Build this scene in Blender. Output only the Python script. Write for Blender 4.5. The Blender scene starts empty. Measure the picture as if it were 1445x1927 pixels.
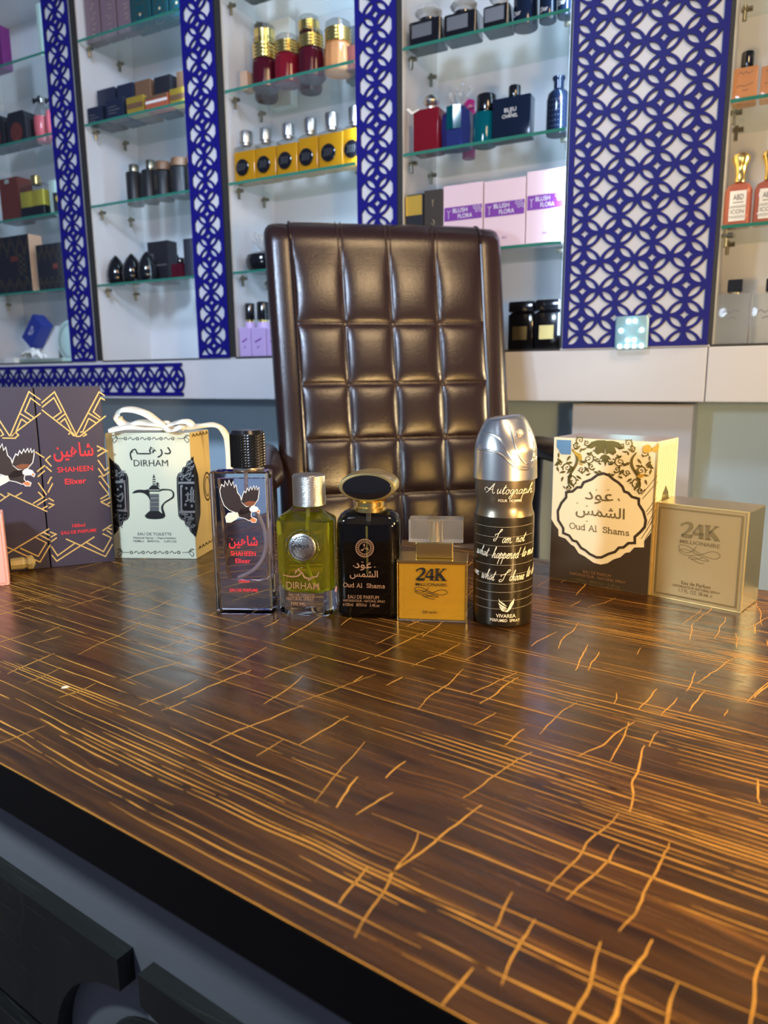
import bpy, math, random
from mathutils import Vector, Matrix
random.seed(7)
SC = bpy.context.scene
COL = SC.collection
# ------------------------------------------------------------------ camera
FPX, PITCH, ROLL, CAMZ = 1352.0, .1854, -.0098, .20      # table top is z = 0
_c, _s = math.cos(PITCH), math.sin(PITCH)
_a, _b = math.cos(ROLL), math.sin(ROLL)
CM = Matrix(((_a, -_b, 0), (_b, _a, 0), (0, 0, 1))) @ Matrix(((1, 0, 0), (0, -_s, -_c), (0, _c, -_s)))
EYE = Vector((0, 0, CAMZ))
cam = bpy.data.cameras.new('camera')
cam.sensor_fit = 'VERTICAL'
cam.sensor_height = 36.0
cam.lens = FPX / 1927 * 36.0
cam.clip_start = .01
cam.dof.use_dof = True
cam.dof.focus_distance = .60
cam.dof.aperture_fstop = 9.0
camo = bpy.data.objects.new('camera', cam)
X, Y, Z = CM[0], -CM[1], -CM[2]
camo.matrix_world = Matrix(((X[0], Y[0], Z[0], 0), (X[1], Y[1], Z[1], 0), (X[2], Y[2], Z[2], CAMZ), (0, 0, 0, 1)))
COL.objects.link(camo)
SC.camera = camo
# ------------------------------------------------------------------ light
SC.view_settings.view_transform = 'Standard'
SC.view_settings.look = 'None'
SC.view_settings.gamma = 1
SC.view_settings.use_curve_mapping = False
SC.view_settings.exposure = 0.0
wd = bpy.data.worlds.new('room_ambient')
SC.world = wd
wd.use_nodes = True
wd.node_tree.nodes['Background'].inputs[0].default_value = (.45, .60, 1.0, 1)
wd.node_tree.nodes['Background'].inputs[1].default_value = .20
SC.cycles.sample_clamp_indirect = 4.0


def area(name, loc, tgt, size, power, color, spread=180):
    l = bpy.data.lights.new(name, 'AREA')
    l.shape = 'DISK'
    l.size = size
    l.energy = power
    l.color = color
    l.spread = math.radians(spread)
    o = bpy.data.objects.new(name, l)
    COL.objects.link(o)
    o.location = loc
    o.rotation_euler = (Vector(tgt) - Vector(loc)).to_track_quat('-Z', 'Y').to_euler()
    return o


area('cool_work_light', (-.46, .27, .34), (.1, 1.1, .22), .07, 4.0, (.66, .84, 1.0))
area('warm_hand_lamp', (.42, -.04, .20), (.12, 1.1, .25), .09, 7.4, (1.0, .66, .28))
area('warm_desk_lamp', (.52, .30, .27), (.20, .48, .05), .10, 2.5, (1.0, .58, .15))
area('shelf_spotlight', (-.75, -.30, 1.55), (-.55, 1.6, .70), .35, 8.5, (.60, .75, 1.0), 75)  # added cool fill to brighten the shelf bays, not a known lamp
area('warm_ceiling_lamp', (.56, -.05, 1.66), (.1, 1.3, .45), .46, 12.0, (1.0, .70, .38))
area('warm_wall_lamp', (1.25, 1.0, .50), (.75, 1.45, .45), .15, 15.0, (1.0, .76, .42))


# ------------------------------------------------------------------ picture-to-place helpers
def ray(x, y):
    v = Vector(((x - 722.5) / FPX, (y - 963.5) / FPX, 1.0))
    return CM.transposed() @ v


def onz(x, y, z=0.0):
    d = ray(x, y)
    return EYE + d * ((z - CAMZ) / d.z)


WYAW = .4800
WU = Vector((math.cos(WYAW), -math.sin(WYAW), 0))      # along the wall, to the right
WN = Vector((math.sin(WYAW), math.cos(WYAW), 0))       # into the wall
WF = 1.5                                               # front plane of the display unit


def onwall(x, y, D=WF):
    d = ray(x, y)
    P = EYE + d * (D / WN.dot(d))
    return P.dot(WU), P.z


def wp(s, D, z):
    return WU * s + WN * D + Vector((0, 0, z))


# ------------------------------------------------------------------ materials
def _mat(name):
    m = bpy.data.materials.new(name)
    m.use_nodes = True
    nt = m.node_tree
    return m, nt, nt.nodes['Principled BSDF']


def mat(name, col, rough=.5, metal=0., trans=0., ior=1.45, coat=0., emit=None, estr=0., bump=0., bscale=200., spec=.5, alpha=1.):
    m, nt, b = _mat(name)
    b.inputs['Base Color'].default_value = (*col, 1)
    b.inputs['Roughness'].default_value = rough
    b.inputs['Metallic'].default_value = metal
    b.inputs['Transmission Weight'].default_value = trans
    b.inputs['IOR'].default_value = ior
    b.inputs['Coat Weight'].default_value = coat
    b.inputs['Coat Roughness'].default_value = .08
    b.inputs['Specular IOR Level'].default_value = spec
    b.inputs['Alpha'].default_value = alpha
    if emit:
        b.inputs['Emission Color'].default_value = (*emit, 1)
        b.inputs['Emission Strength'].default_value = estr
    if bump:
        n = nt.nodes.new('ShaderNodeTexNoise')
        n.inputs['Scale'].default_value = bscale
        n.inputs['Detail'].default_value = 3
        tc = nt.nodes.new('ShaderNodeTexCoord')
        nt.links.new(tc.outputs['Object'], n.inputs['Vector'])
        bp = nt.nodes.new('ShaderNodeBump')
        bp.inputs['Strength'].default_value = bump
        bp.inputs['Distance'].default_value = .001
        nt.links.new(n.outputs['Fac'], bp.inputs['Height'])
        nt.links.new(bp.outputs['Normal'], b.inputs['Normal'])
    return m


def wood(name, dark, mid, line, rough, gain):
    m, nt, b = _mat(name)
    N, L = nt.nodes.new, nt.links.new
    tc = N('ShaderNodeTexCoord')

    def mapped(sx, sy, sz=1., src=None):
        mp = N('ShaderNodeMapping')
        mp.inputs['Scale'].default_value = (sx, sy, sz)
        L(src or tc.outputs['Object'], mp.inputs['Vector'])
        return mp.outputs['Vector']

    def noise(vec, scale, detail=3., rough_=.55):
        n = N('ShaderNodeTexNoise')
        n.inputs['Scale'].default_value = scale
        n.inputs['Detail'].default_value = detail
        n.inputs['Roughness'].default_value = rough_
        L(vec, n.inputs['Vector'])
        return n

    def ramp(src, p0, p1, inv=False):
        r = N('ShaderNodeMapRange')
        r.inputs['From Min'].default_value = p0
        r.inputs['From Max'].default_value = p1
        r.inputs['To Min'].default_value = 1. if inv else 0.
        r.inputs['To Max'].default_value = 0. if inv else 1.
        L(src, r.inputs['Value'])
        return r.outputs['Result']

    def mth(op, a_, b_):
        n = N('ShaderNodeMath')
        n.operation = op
        for i, v in enumerate((a_, b_)):
            if isinstance(v, float):
                n.inputs[i].default_value = v
            else:
                L(v, n.inputs[i])
        return n.outputs[0]

    n7 = noise(mapped(1, 1), 7., 2.)
    av = N('ShaderNodeMixRGB')
    av.blend_type = 'ADD'
    av.inputs[0].default_value = .03
    L(tc.outputs['Object'], av.inputs[1])
    L(n7.outputs['Color'], av.inputs[2])
    wv = av.outputs[0]
    fn = noise(mapped(9, 420, 3, wv), 1., 2.)
    lines = mth('MULTIPLY', ramp(fn.outputs['Fac'], .60, .72), gain)
    base = N('ShaderNodeMixRGB')
    base.inputs[1].default_value = (*dark, 1)
    base.inputs[2].default_value = (*mid, 1)
    L(ramp(noise(mapped(8, 90, 1, wv), 1.2, 4.).outputs['Fac'], .35, .68), base.inputs[0])
    mix = N('ShaderNodeMixRGB')
    L(lines, mix.inputs[0])
    L(base.outputs[0], mix.inputs[1])
    mix.inputs[2].default_value = (*line, 1)
    L(mix.outputs[0], b.inputs['Base Color'])
    rg = ramp(noise(mapped(30, 160), 1., 3.).outputs['Fac'], .3, .75)
    b.inputs['Roughness'].default_value = rough
    r2 = N('ShaderNodeMapRange')
    r2.inputs['To Min'].default_value = rough - .05
    r2.inputs['To Max'].default_value = rough + .09
    L(rg, r2.inputs['Value'])
    L(r2.outputs['Result'], b.inputs['Roughness'])
    bp = N('ShaderNodeBump')
    bp.inputs['Strength'].default_value = .35
    bp.inputs['Distance'].default_value = .0006
    L(mth('SUBTRACT', 1.0, lines), bp.inputs['Height'])
    L(bp.outputs['Normal'], b.inputs['Normal'])
    return m


def wall_mat(name, col, rough=.6):
    m, nt, b = _mat(name)
    n = nt.nodes.new('ShaderNodeTexNoise')
    n.inputs['Scale'].default_value = 9.
    n.inputs['Detail'].default_value = 5.
    mx = nt.nodes.new('ShaderNodeMixRGB')
    mx.inputs[1].default_value = (*col, 1)
    mx.inputs[2].default_value = (*[c * .88 for c in col], 1)
    tc = nt.nodes.new('ShaderNodeTexCoord')
    nt.links.new(tc.outputs['Object'], n.inputs['Vector'])
    nt.links.new(n.outputs['Fac'], mx.inputs[0])
    nt.links.new(mx.outputs[0], b.inputs['Base Color'])
    b.inputs['Roughness'].default_value = rough
    return m


def thin_glass(name, tint, edge=.12):
    m, nt, b = _mat(name)
    nt.nodes.remove(b)
    o_ = nt.nodes['Material Output']
    tr, gl, mx, lw = (nt.nodes.new(k) for k in ('ShaderNodeBsdfTransparent', 'ShaderNodeBsdfGlossy', 'ShaderNodeMixShader', 'ShaderNodeLayerWeight'))
    tr.inputs['Color'].default_value = (*tint, 1)
    gl.inputs['Roughness'].default_value = .03
    lw.inputs['Blend'].default_value = .5
    pw, ad = nt.nodes.new('ShaderNodeMath'), nt.nodes.new('ShaderNodeMath')
    pw.operation = 'POWER'
    pw.inputs[1].default_value = 5.
    ad.operation = 'MULTIPLY_ADD'
    ad.inputs[1].default_value = .55
    ad.inputs[2].default_value = .04
    nt.links.new(lw.outputs['Facing'], pw.inputs[0])
    nt.links.new(pw.outputs[0], ad.inputs[0])
    nt.links.new(ad.outputs[0], mx.inputs[0])
    nt.links.new(tr.outputs[0], mx.inputs[1])
    nt.links.new(gl.outputs[0], mx.inputs[2])
    nt.links.new(mx.outputs[0], o_.inputs['Surface'])
    return m


M = {}
M['wood'] = wood('crackled_brown_laminate', (.024, .0105, .004), (.076, .032, .006), (.38, .16, .030), .235, .30)
M['wood_dark'] = wood('black_crackled_laminate', (.012, .012, .010), (.024, .024, .020), (.10, .085, .05), .42, .4)
M['crackle'] = mat('gold_crackle_line', (.60, .31, .055), .38)
M['crackledim'] = mat('dull_crackle_line', (.07, .06, .03), .45)
M['edge'] = mat('dark_edge_band', (.006, .0035, .0025), .6, spec=.25)
M['white'] = wall_mat('white_melamine', (.74, .74, .76), .38)
M['board'] = wall_mat('white_board', (.76, .76, .77), .35)
M['wall'] = wall_mat('grey_paint', (.66, .83, .90), .7)
M['floor'] = wall_mat('grey_floor', (.25, .25, .26), .4)
M['blue'] = mat('royal_blue_acrylic', (.009, .007, .19), .45, spec=.25)
M['bluedark'] = mat('laser_cut_edge', (.008, .007, .05), .5)
M['shelfglass'] = thin_glass('shelf_glass', (.93, .97, .955))
M['shelfedge'] = mat('green_glass_edge', (.05, .30, .22), .12, 0, .35, 1.45)
M['trimdark'] = mat('dark_wood_edge', (.030, .028, .024), .55)
M['steel'] = mat('satin_steel', (.26, .24, .18), .32, 1.)
M['chrome'] = mat('chrome', (.86, .83, .77), .27, 1.)
M['silver'] = mat('brushed_silver', (.62, .60, .57), .28, 1., bump=.3, bscale=900)
M['gold'] = mat('polished_gold', (.92, .68, .24), .22, 1.)
M['goldsat'] = mat('satin_gold', (.62, .47, .20), .30, 1.)
M['goldline'] = mat('gold_foil_line', (.80, .56, .20), .35, .35)
M['goldtext'] = mat('pale_gold_print', (.78, .62, .36), .4, .3)
M['black'] = mat('black_gloss', (.006, .006, .008), .12, coat=.5)
M['blackmat'] = mat('black_matte', (.012, .012, .014), .45)
M['blackmetal'] = mat('black_metal', (.035, .035, .038), .25, .8)
M['ink'] = mat('black_print', (.012, .012, .013), .4)
M['inkgrey'] = mat('grey_print', (.10, .10, .11), .4)
M['whiteprint'] = mat('white_print', (.85, .85, .85), .5)
M['red'] = mat('red_print', (.75, .035, .05), .4)
M['bronze'] = mat('bronze_print', (.42, .24, .14), .38, .4)
M['panel'] = wall_mat('grey_counter_panel', (.27, .26, .26), .5)
M['leather'] = mat('brown_leather', (.022, .009, .0065), .245, coat=.0, spec=.75, bump=.25, bscale=420)
M['thread'] = mat('brown_thread', (.06, .028, .018), .6)
M['glass'] = mat('clear_glass', (.97, .975, .98), .01, 0, 1., 1.45)
M['lilac'] = mat('lilac_liquid', (.86, .80, .93), .0, 0, 1., 1.07)
M['green'] = mat('yellow_green_liquid', (.74, .74, .04), .0, 0, .86, 1.10)
M['tube'] = mat('translucent_tube', (.80, .78, .86), .25, 0, .45, 1.3)
M['tubeg'] = mat('green_tinted_tube', (.70, .72, .22), .3, 0, .3, 1.3)
M['smoke'] = mat('smoky_glass', (.30, .28, .22), .02, 0, 1., 1.45)
M['darkliq'] = mat('black_brown_liquid', (.016, .012, .008), .10, 0, 0, 1.33)
M['amber'] = mat('amber_glass', (.90, .52, .05), .01, 0, .72, 1.35)
M['crystal'] = mat('frosted_crystal', (.93, .93, .92), .08, 0, .9, 1.45)
M['purplebox'] = mat('dusky_purple_card', (.048, .040, .064), .36, bump=.15, bscale=60)
M['cream'] = mat('cream_card', (.84, .76, .56), .38)
M['mint'] = mat('ivory_card', (.66, .68, .53), .24, spec=.7)
M['yellowcard'] = mat('gold_card', (.72, .56, .24), .35, .15)  # yellow of the warm lamplight put into the card colour
M['ribbon'] = mat('ivory_satin_ribbon', (.86, .80, .68), .30)
M['pinkcard'] = mat('pink_card', (.85, .40, .36), .45)
M['boxgold'] = mat('brushed_gold_card', (.50, .39, .20), .33, .55)  # lit copy of the gold card, less metallic so the front looks brighter
M['boxgoldbody'] = mat('gold_mirror_card', (.50, .40, .20), .25, .96)  # shaded copy of the same gold card, mirror-like so the sides stay dark
M['boxgoldbright'] = mat('bright_gold_foil', (.74, .57, .24), .38, .8)
M['goldcap'] = mat('soft_polished_gold', (.95, .76, .32), .30, 1.)
M['foil'] = mat('olive_gold_foil', (.34, .29, .10), .22, .75)
M['foilbright'] = mat('yellow_gold_foil', (.90, .58, .10), .25, .6)
M['holo'] = mat('blue_hologram', (.20, .42, .75), .25, .6)
M['brownblack'] = mat('brown_black_card', (.050, .038, .028), .38)
M['olive'] = mat('olive_print', (.16, .13, .06), .4)
M['canblack'] = mat('black_lacquered_can', (.045, .036, .024), .30, .7, coat=.3)
M['canband'] = mat('bronze_grey_band', (.20, .165, .12), .30, .8)
M['eagle'] = mat('eagle_dark_feathers', (.028, .018, .018), .5)
M['eaglebrown'] = mat('eagle_brown', (.20, .065, .03), .5)
M['beak'] = mat('eagle_orange', (.70, .20, .08), .5)
M['creamprint'] = mat('cream_print', (.80, .74, .60), .5)


# ------------------------------------------------------------------ objects and meshes
def link(o, parent=None):
    COL.objects.link(o)
    if parent is not None:
        o.parent = parent
    return o


def tag(o, label=None, cat=None, group=None, kind=None):
    if label:
        o['label'] = label
    if cat:
        o['category'] = cat
    if group:
        o['group'] = group
    if kind:
        o['kind'] = kind
    return o


def thing(name, label, cat, loc=(0, 0, 0), rz=0., group=None):
    o = bpy.data.objects.new(name, None)
    o.empty_display_size = .02
    o.location = loc
    o.rotation_euler = (0, 0, rz)
    link(o)
    return tag(o, label, cat, group)


class MB:
    """collects geometry for ONE mesh object"""

    def __init__(self):
        self.v, self.f, self.sm = [], [], []

    def add(self, vs, fs, smooth=False):
        k = len(self.v)
        self.v += [tuple(p) for p in vs]
        self.f += [tuple(i + k for i in q) for q in fs]
        self.sm += [smooth] * len(fs)
        return self

    def box(self, x0, x1, y0, y1, z0, z1):
        vs = [(x, y, z) for z in (z0, z1) for y in (y0, y1) for x in (x0, x1)]
        return self.add(vs, [(0, 2, 3, 1), (4, 5, 7, 6), (0, 1, 5, 4), (2, 6, 7, 3), (0, 4, 6, 2), (1, 3, 7, 5)])

    def loft(self, rings, cap0=True, cap1=True, smooth=True):
        n = len(rings[0])
        vs = [p for r in rings for p in r]
        fs = []
        for i in range(len(rings) - 1):
            for j in range(n):
                a, b = i * n + j, i * n + (j + 1) % n
                fs.append((a, b, b + n, a + n))
        self.add(vs, fs, smooth)
        k = len(self.v) - len(vs)
        if cap0:
            self.f.append(tuple(k + j for j in reversed(range(n))))
            self.sm.append(False)
        if cap1:
            self.f.append(tuple(k + (len(rings) - 1) * n + j for j in range(n)))
            self.sm.append(False)
        return self

    def lathe(self, prof, cx=0, cy=0, n=40, cap0=True, cap1=True, sx=1., sy=1.):
        rings = [[(cx + sx * r * math.cos(2 * math.pi * j / n), cy + sy * r * math.sin(2 * math.pi * j / n), z)
                  for j in range(n)] for r, z in prof]
        return self.loft(rings, cap0, cap1)

    def tube(self, pts, r, n=8, cap=True):
        pts = [Vector(p) for p in pts]
        rings = []
        up = Vector((.123, .456, .88)).normalized()
        for i, p in enumerate(pts):
            d = (pts[min(i + 1, len(pts) - 1)] - pts[max(i - 1, 0)]).normalized()
            a = d.cross(up)
            if a.length < 1e-4:
                a = d.cross(Vector((1, 0, 0)))
            a.normalize()
            b = a.cross(d).normalized()
            rr_ = r[i] if isinstance(r, (list, tuple)) else r
            rings.append([p + (a * math.cos(2 * math.pi * j / n) + b * math.sin(2 * math.pi * j / n)) * rr_ for j in range(n)])
        return self.loft(rings, cap, cap)

    def build(self, name, m, parent=None, bevel=0., seg=2, sub=0, sharp=38):
        me = bpy.data.meshes.new(name)
        me.from_pydata(self.v, [], self.f)
        me.polygons.foreach_set('use_smooth', self.sm)
        me.materials.append(m)
        me.validate()
        if sharp and any(self.sm):
            me.set_sharp_from_angle(angle=math.radians(sharp))
        o = bpy.data.objects.new(name, me)
        link(o, parent)
        if bevel:
            b = o.modifiers.new('bevel', 'BEVEL')
            b.width = bevel
            b.segments = seg
            b.limit_method = 'ANGLE'
            b.angle_limit = math.radians(40)
            b.harden_normals = False
        if sub:
            s = o.modifiers.new('sub', 'SUBSURF')
            s.levels = s.render_levels = sub
        return o


def rr(w, d, r, z, cx, cy, n=5):
    """rounded rectangle ring, counter-clockwise"""
    r = max(1e-5, min(r, w / 2 - 1e-5, d / 2 - 1e-5))
    out = []
    for qx, qy, a0 in ((1, -1, -90), (1, 1, 0), (-1, 1, 90), (-1, -1, 180)):
        for k in range(n + 1):
            a = math.radians(a0 + 90 * k / n)
            out.append((cx + qx * (w / 2 - r) + r * math.cos(a), cy + qy * (d / 2 - r) + r * math.sin(a), z))
    return out


def smooth(pts, n=6, closed=False):
    P = [Vector((*p, 0)) if len(p) == 2 else Vector(p) for p in pts]
    out = []
    m = len(P)
    for i in range(m if closed else m - 1):
        p0 = P[(i - 1) % m] if closed or i > 0 else P[0]
        p1, p2 = P[i], P[(i + 1) % m]
        p3 = P[(i + 2) % m] if closed or i + 2 < m else P[-1]
        for k in range(n):
            t = k / n
            q = .5 * ((2 * p1) + (p2 - p0) * t + (2 * p0 - 5 * p1 + 4 * p2 - p3) * t * t + (3 * p1 - p0 - 3 * p2 + p3) * t ** 3)
            out.append(q)
    if not closed:
        out.append(P[-1])
    if len(pts[0]) == 2:
        return [(q.x, q.y) for q in out]
    return out


_TX = {}


def glyphs(s, bold=0.):
    key = (s, bold)
    if key in _TX:
        return _TX[key]
    cu = bpy.data.curves.new('lettering', 'FONT')
    cu.body = s
    cu.size = 1.
    cu.resolution_u = 3
    cu.offset = bold
    o = bpy.data.objects.new('lettering', cu)
    COL.objects.link(o)
    bpy.context.view_layer.update()
    me = o.evaluated_get(bpy.context.evaluated_depsgraph_get()).to_mesh()
    vs = [(v.co.x, v.co.y) for v in me.vertices]
    fs = [tuple(p.vertices) for p in me.polygons]
    COL.objects.unlink(o)
    bpy.data.objects.remove(o)
    bpy.data.curves.remove(cu)
    _TX[key] = (vs, fs)
    return vs, fs


CAPH = .684


class Art:
    """flat print: 2D shapes, later laid onto a surface"""

    def __init__(self, face=None, k=None):
        self.v, self.f = [], []
        self.face, self.k = face, k

    def c(self, p):
        if self.k:
            p = self.k(*p)
        if self.face:
            p = self.face.uv(*p)
        return p

    def _s(self, w):
        return w * self.face.px * (self.k.s if self.k else 1.) if self.face else w

    def poly(self, pts, raw=False):
        P = pts if raw else [self.c(p) for p in pts]
        ar = sum(P[i - 1][0] * P[i][1] - P[i][0] * P[i - 1][1] for i in range(len(P)))
        if ar < 0:
            P = P[::-1]
        k = len(self.v)
        self.v += P
        self.f.append(tuple(range(k, k + len(P))))
        return self

    def rib(self, pts, w, closed=False, raw=False, sm=0):
        """w: one width or a list"""
        if sm:
            n0 = len(pts)
            pts = smooth(pts, sm, closed)
            if isinstance(w, (list, tuple)):
                ww = []
                for i in range(len(pts)):
                    t = i / max(1, len(pts) - 1) * (n0 - 1)
                    j = min(int(t), n0 - 2)
                    ww.append(w[j] + (w[j + 1] - w[j]) * (t - j))
                w = ww
        P = [Vector(p) for p in (pts if raw else [self.c(p) for p in pts])]
        n = len(P)
        if n < 2:
            return self
        W = w if isinstance(w, (list, tuple)) else [w] * n
        if not raw:
            W = [self._s(q) for q in W]
        Lp, Rp = [], []
        for i in range(n):
            if closed:
                d0, d1 = P[i] - P[i - 1], P[(i + 1) % n] - P[i]
            else:
                d0 = P[i] - P[i - 1] if i else P[1] - P[0]
                d1 = P[i + 1] - P[i] if i < n - 1 else d0
            if d0.length < 1e-9:
                d0 = d1
            if d1.length < 1e-9:
                d1 = d0
            if d0.length < 1e-9:
                d0 = d1 = Vector((1, 0))
            n0 = Vector((-d0.y, d0.x)).normalized()
            n1 = Vector((-d1.y, d1.x)).normalized()
            m = n0 + n1
            m = n0 if m.length < 1e-3 else m.normalized()
            k = min(2., 1 / max(.3, m.dot(n0)))
            Lp.append(P[i] + m * W[i] * .5 * k)
            Rp.append(P[i] - m * W[i] * .5 * k)
        k = len(self.v)
        self.v += [(p.x, p.y) for p in Lp] + [(p.x, p.y) for p in Rp]
        for i in range(n if closed else n - 1):
            j = (i + 1) % n
            self.f.append((k + n + i, k + n + j, k + j, k + i))
        return self

    def disc(self, cx, cy, rx, ry=None, n=24, raw=False):
        ry = ry or rx
        return self.poly([(cx + rx * math.cos(2 * math.pi * i / n), cy + ry * math.sin(2 * math.pi * i / n)) for i in range(n)], raw)

    def ring(self, cx, cy, r, w, n=32, raw=False, ry=None):
        ry = ry or r
        return self.rib([(cx + r * math.cos(2 * math.pi * i / n), cy + ry * math.sin(2 * math.pi * i / n)) for i in range(n)], w, True, raw)

    def text(self, s, l, r, h, bold=0., box=False, shear=0.):
        """l, r: baseline ends in picture units; h: capital height (or whole height when box)"""
        vs, fs = glyphs(s, bold)
        if not vs:
            return self
        x0, x1 = min(v[0] for v in vs), max(v[0] for v in vs)
        y0, y1 = min(v[1] for v in vs), max(v[1] for v in vs)
        a, b = self.c(l), self.c(r)
        up = self.c(((l[0] + r[0]) / 2, (l[1] + r[1]) / 2 - h)) if self.face else None
        H = (Vector(up) - (Vector(a) + Vector(b)) / 2).length if up else h
        A, B = Vector(a), Vector(b)
        B.y = A.y = (A.y + B.y) / 2
        sx = (B.x - A.x) / (x1 - x0)
        sy = H / ((y1 - y0) if box else CAPH)
        yb = y0 if box else 0.
        k = len(self.v)
        self.v += [(A.x + (x - x0) * sx + shear * (y - yb) * sy, A.y + (y - yb) * sy) for x, y in vs]
        self.f += [tuple(i + k for i in q) for q in fs]
        return self

    def build(self, name, m, parent, off=.0003, fn=None):
        fn = fn or (lambda u, v, o: (u, -o, v))
        mb = MB()
        mb.v = [fn(u, v, off) for u, v in self.v]
        mb.f = self.f
        mb.sm = [False] * len(self.f)
        return mb.build(name, m, parent)


class Face:
    """an upright face standing on the table: u to the right, v up; own frame = (u, inwards, up)"""

    def __init__(self, o, yaw, w=None):
        self.o, self.yaw, self.w = Vector(o), yaw, w
        self.u = Vector((math.cos(yaw), math.sin(yaw), 0))
        self.i = Vector((-math.sin(yaw), math.cos(yaw), 0))
        self.px = ((self.o - EYE).length) / FPX

    @staticmethod
    def px2(xl, yl, xr, yr, z=0.):
        a, b = onz(xl, yl, z), onz(xr, yr, z)
        d = b - a
        return Face(a, math.atan2(d.y, d.x), d.length)

    def uv(self, x, y):
        d = ray(x, y)
        t = (self.o - EYE).dot(self.i) / d.dot(self.i)
        P = EYE + d * t - self.o
        return (P.dot(self.u), P.z)

    def loc(self, P):
        q = P - self.o
        return (q.dot(self.u), q.dot(self.i), q.z)


def crop(x0, y0, s):
    f = lambda X_, Y_: (x0 + X_ * s, y0 + Y_ * s)
    f.s = s
    return f

# ================================================================== the setting
def struct(name, mb, m, label=None):
    o = mb.build(name, m)
    o['kind'] = 'structure'
    if label:
        tag(o, label, 'structure')
    return o


def wallbox(mb, s0, s1, d0, d1, z0, z1):
    vs = [wp(s, d, z) for z in (z0, z1) for d in (d0, d1) for s in (s0, s1)]
    return mb.add(vs, [(0, 2, 3, 1), (4, 5, 7, 6), (0, 1, 5, 4), (2, 6, 7, 3), (0, 4, 6, 2), (1, 3, 7, 5)])


fl = MB().box(-4, 3.2, -2.2, 4.5, -.80, -.75)
struct('floor', fl, M['floor'], 'grey floor under the counter and the chair')
struct('wall_back', wallbox(MB(), -3.2, 1.6, 1.72, 1.80, -.75, 2.2), M['wall'], 'grey painted wall behind the shelves')

# ------------------------------------------------------------------ built-in display unit
SH = [.458, .667, .875, 1.082]
TOPZ = 1.299
ZB = .2505                                                # top of the white ledge board
DB = 1.695                                                # back panel plane
COLS = [(-1.81, -1.685), (-1.325, -1.203), (-.840, -.727), (-.372, -.089)]     # pilasters
BAYS = [(-2.27, -1.81), (-1.685, -1.325), (-1.203, -.84), (-.727, -.372), (-.089, .36)]
PAN = [(-1.8105, -1.7105), (-1.3245, -1.222), (-.8385, -.739), (-.367, -.0965)]

unit = thing('display_unit', 'white built-in wall shelving unit of five bays behind the chair', 'shelving unit', wp(-.95, WF, ZB), -WYAW)
LEDW = 2.3
U0 = Vector((-.95, WF, ZB))


def ubox(mb, s0, s1, d0, d1, z0, z1):
    return mb.box(s0 - U0.x, s1 - U0.x, d0 - U0.y, d1 - U0.y, z0 - U0.z, z1 - U0.z)


ubox(MB(), -2.30, .40, DB, DB + .018, ZB, TOPZ + .02).build('back_panel', M['white'], unit)
for (a, b), (pa, pb) in zip(COLS, PAN):
    ubox(MB(), a, b - .004, WF + .0003, DB, ZB, TOPZ + .3).build('pilaster', M['white'], unit)
    tag(ubox(MB(), max(b - .0225, pb + .0006), b, WF - .0012, WF + .0002, ZB + .004, TOPZ + .3).build('edge_strip', M['trimdark'], unit), 'dark wood edge strip')
    ubox(MB(), a - .001, a + .003, WF - .0002, WF + .0002, ZB + .004, TOPZ + .3).build('edge_strip', M['trimdark'], unit)
for (a, b) in BAYS:
    ubox(MB(), a, b, WF + .01, DB, TOPZ, TOPZ + .018).build('top_panel', M['white'], unit)
ubox(MB(), -2.30, -2.27, WF, DB, ZB, TOPZ + .3).build('side_panel', M['white'], unit)
ubox(MB(), .36, .40, WF, DB, ZB, TOPZ + .3).build('side_panel', M['white'], unit)
ubox(MB(), -2.30, .40, WF + .001, DB, ZB, ZB + .004).build('base_edge', M['trimdark'], unit)
# cool LED strips behind the right front edge of four bays
for (a, b) in BAYS[:4]:
    ubox(MB(), b - .0035, b - .0008, WF + .007, WF + .013, ZB + .03, TOPZ - .02).build('led_strip', mat('led_strip_white', (.8, .9, 1.), .4, emit=(.6, .8, 1.), estr=1.5), unit)
    l = bpy.data.lights.new('led_strip_light', 'AREA')
    l.shape = 'RECTANGLE'
    l.size, l.size_y = .010, 1.0
    l.energy, l.color = LEDW, (.56, .77, 1.0)
    o = bpy.data.objects.new('led_strip_light', l)
    COL.objects.link(o)
    P = wp(b - .0045, WF + .010, ZB + .53)
    d_ = -WU * .42 + WN * .9075
    x_ = Vector((0, 0, 1)).cross(-d_).normalized()
    o.matrix_world = Matrix(((x_.x, 0, -d_.x, P.x), (x_.y, 0, -d_.y, P.y), (x_.z, 1, -d_.z, P.z), (0, 0, 0, 1)))
# white ledge board in two lengths
for nm, a, b, lb in (('ledge_board', -2.6, -.0960, 'long white ledge board under the shelf bays, left of the seam'),
                     ('ledge_board', -.0945, .6, 'short white ledge board right of the seam, under the warm-lit bay')):
    o = wallbox(MB(), a, b, WF, 1.7185, .148, ZB - .0005).build(nm, M['board'], None, .0015)
    tag(o, lb, 'board', 'white ledge boards')
# white flat panel and low tan cupboard below the ledge
s0, _ = onwall(1076, 800, 1.60)
s1, _ = onwall(1303, 800, 1.60)
o = wallbox(MB(), s0, s1, 1.60, 1.7185, -.75, .140).build('cupboard_front', M['white'], None, .002)
tag(o, 'plain white cupboard front below the ledge, behind the black and cream box', 'cupboard')

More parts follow.
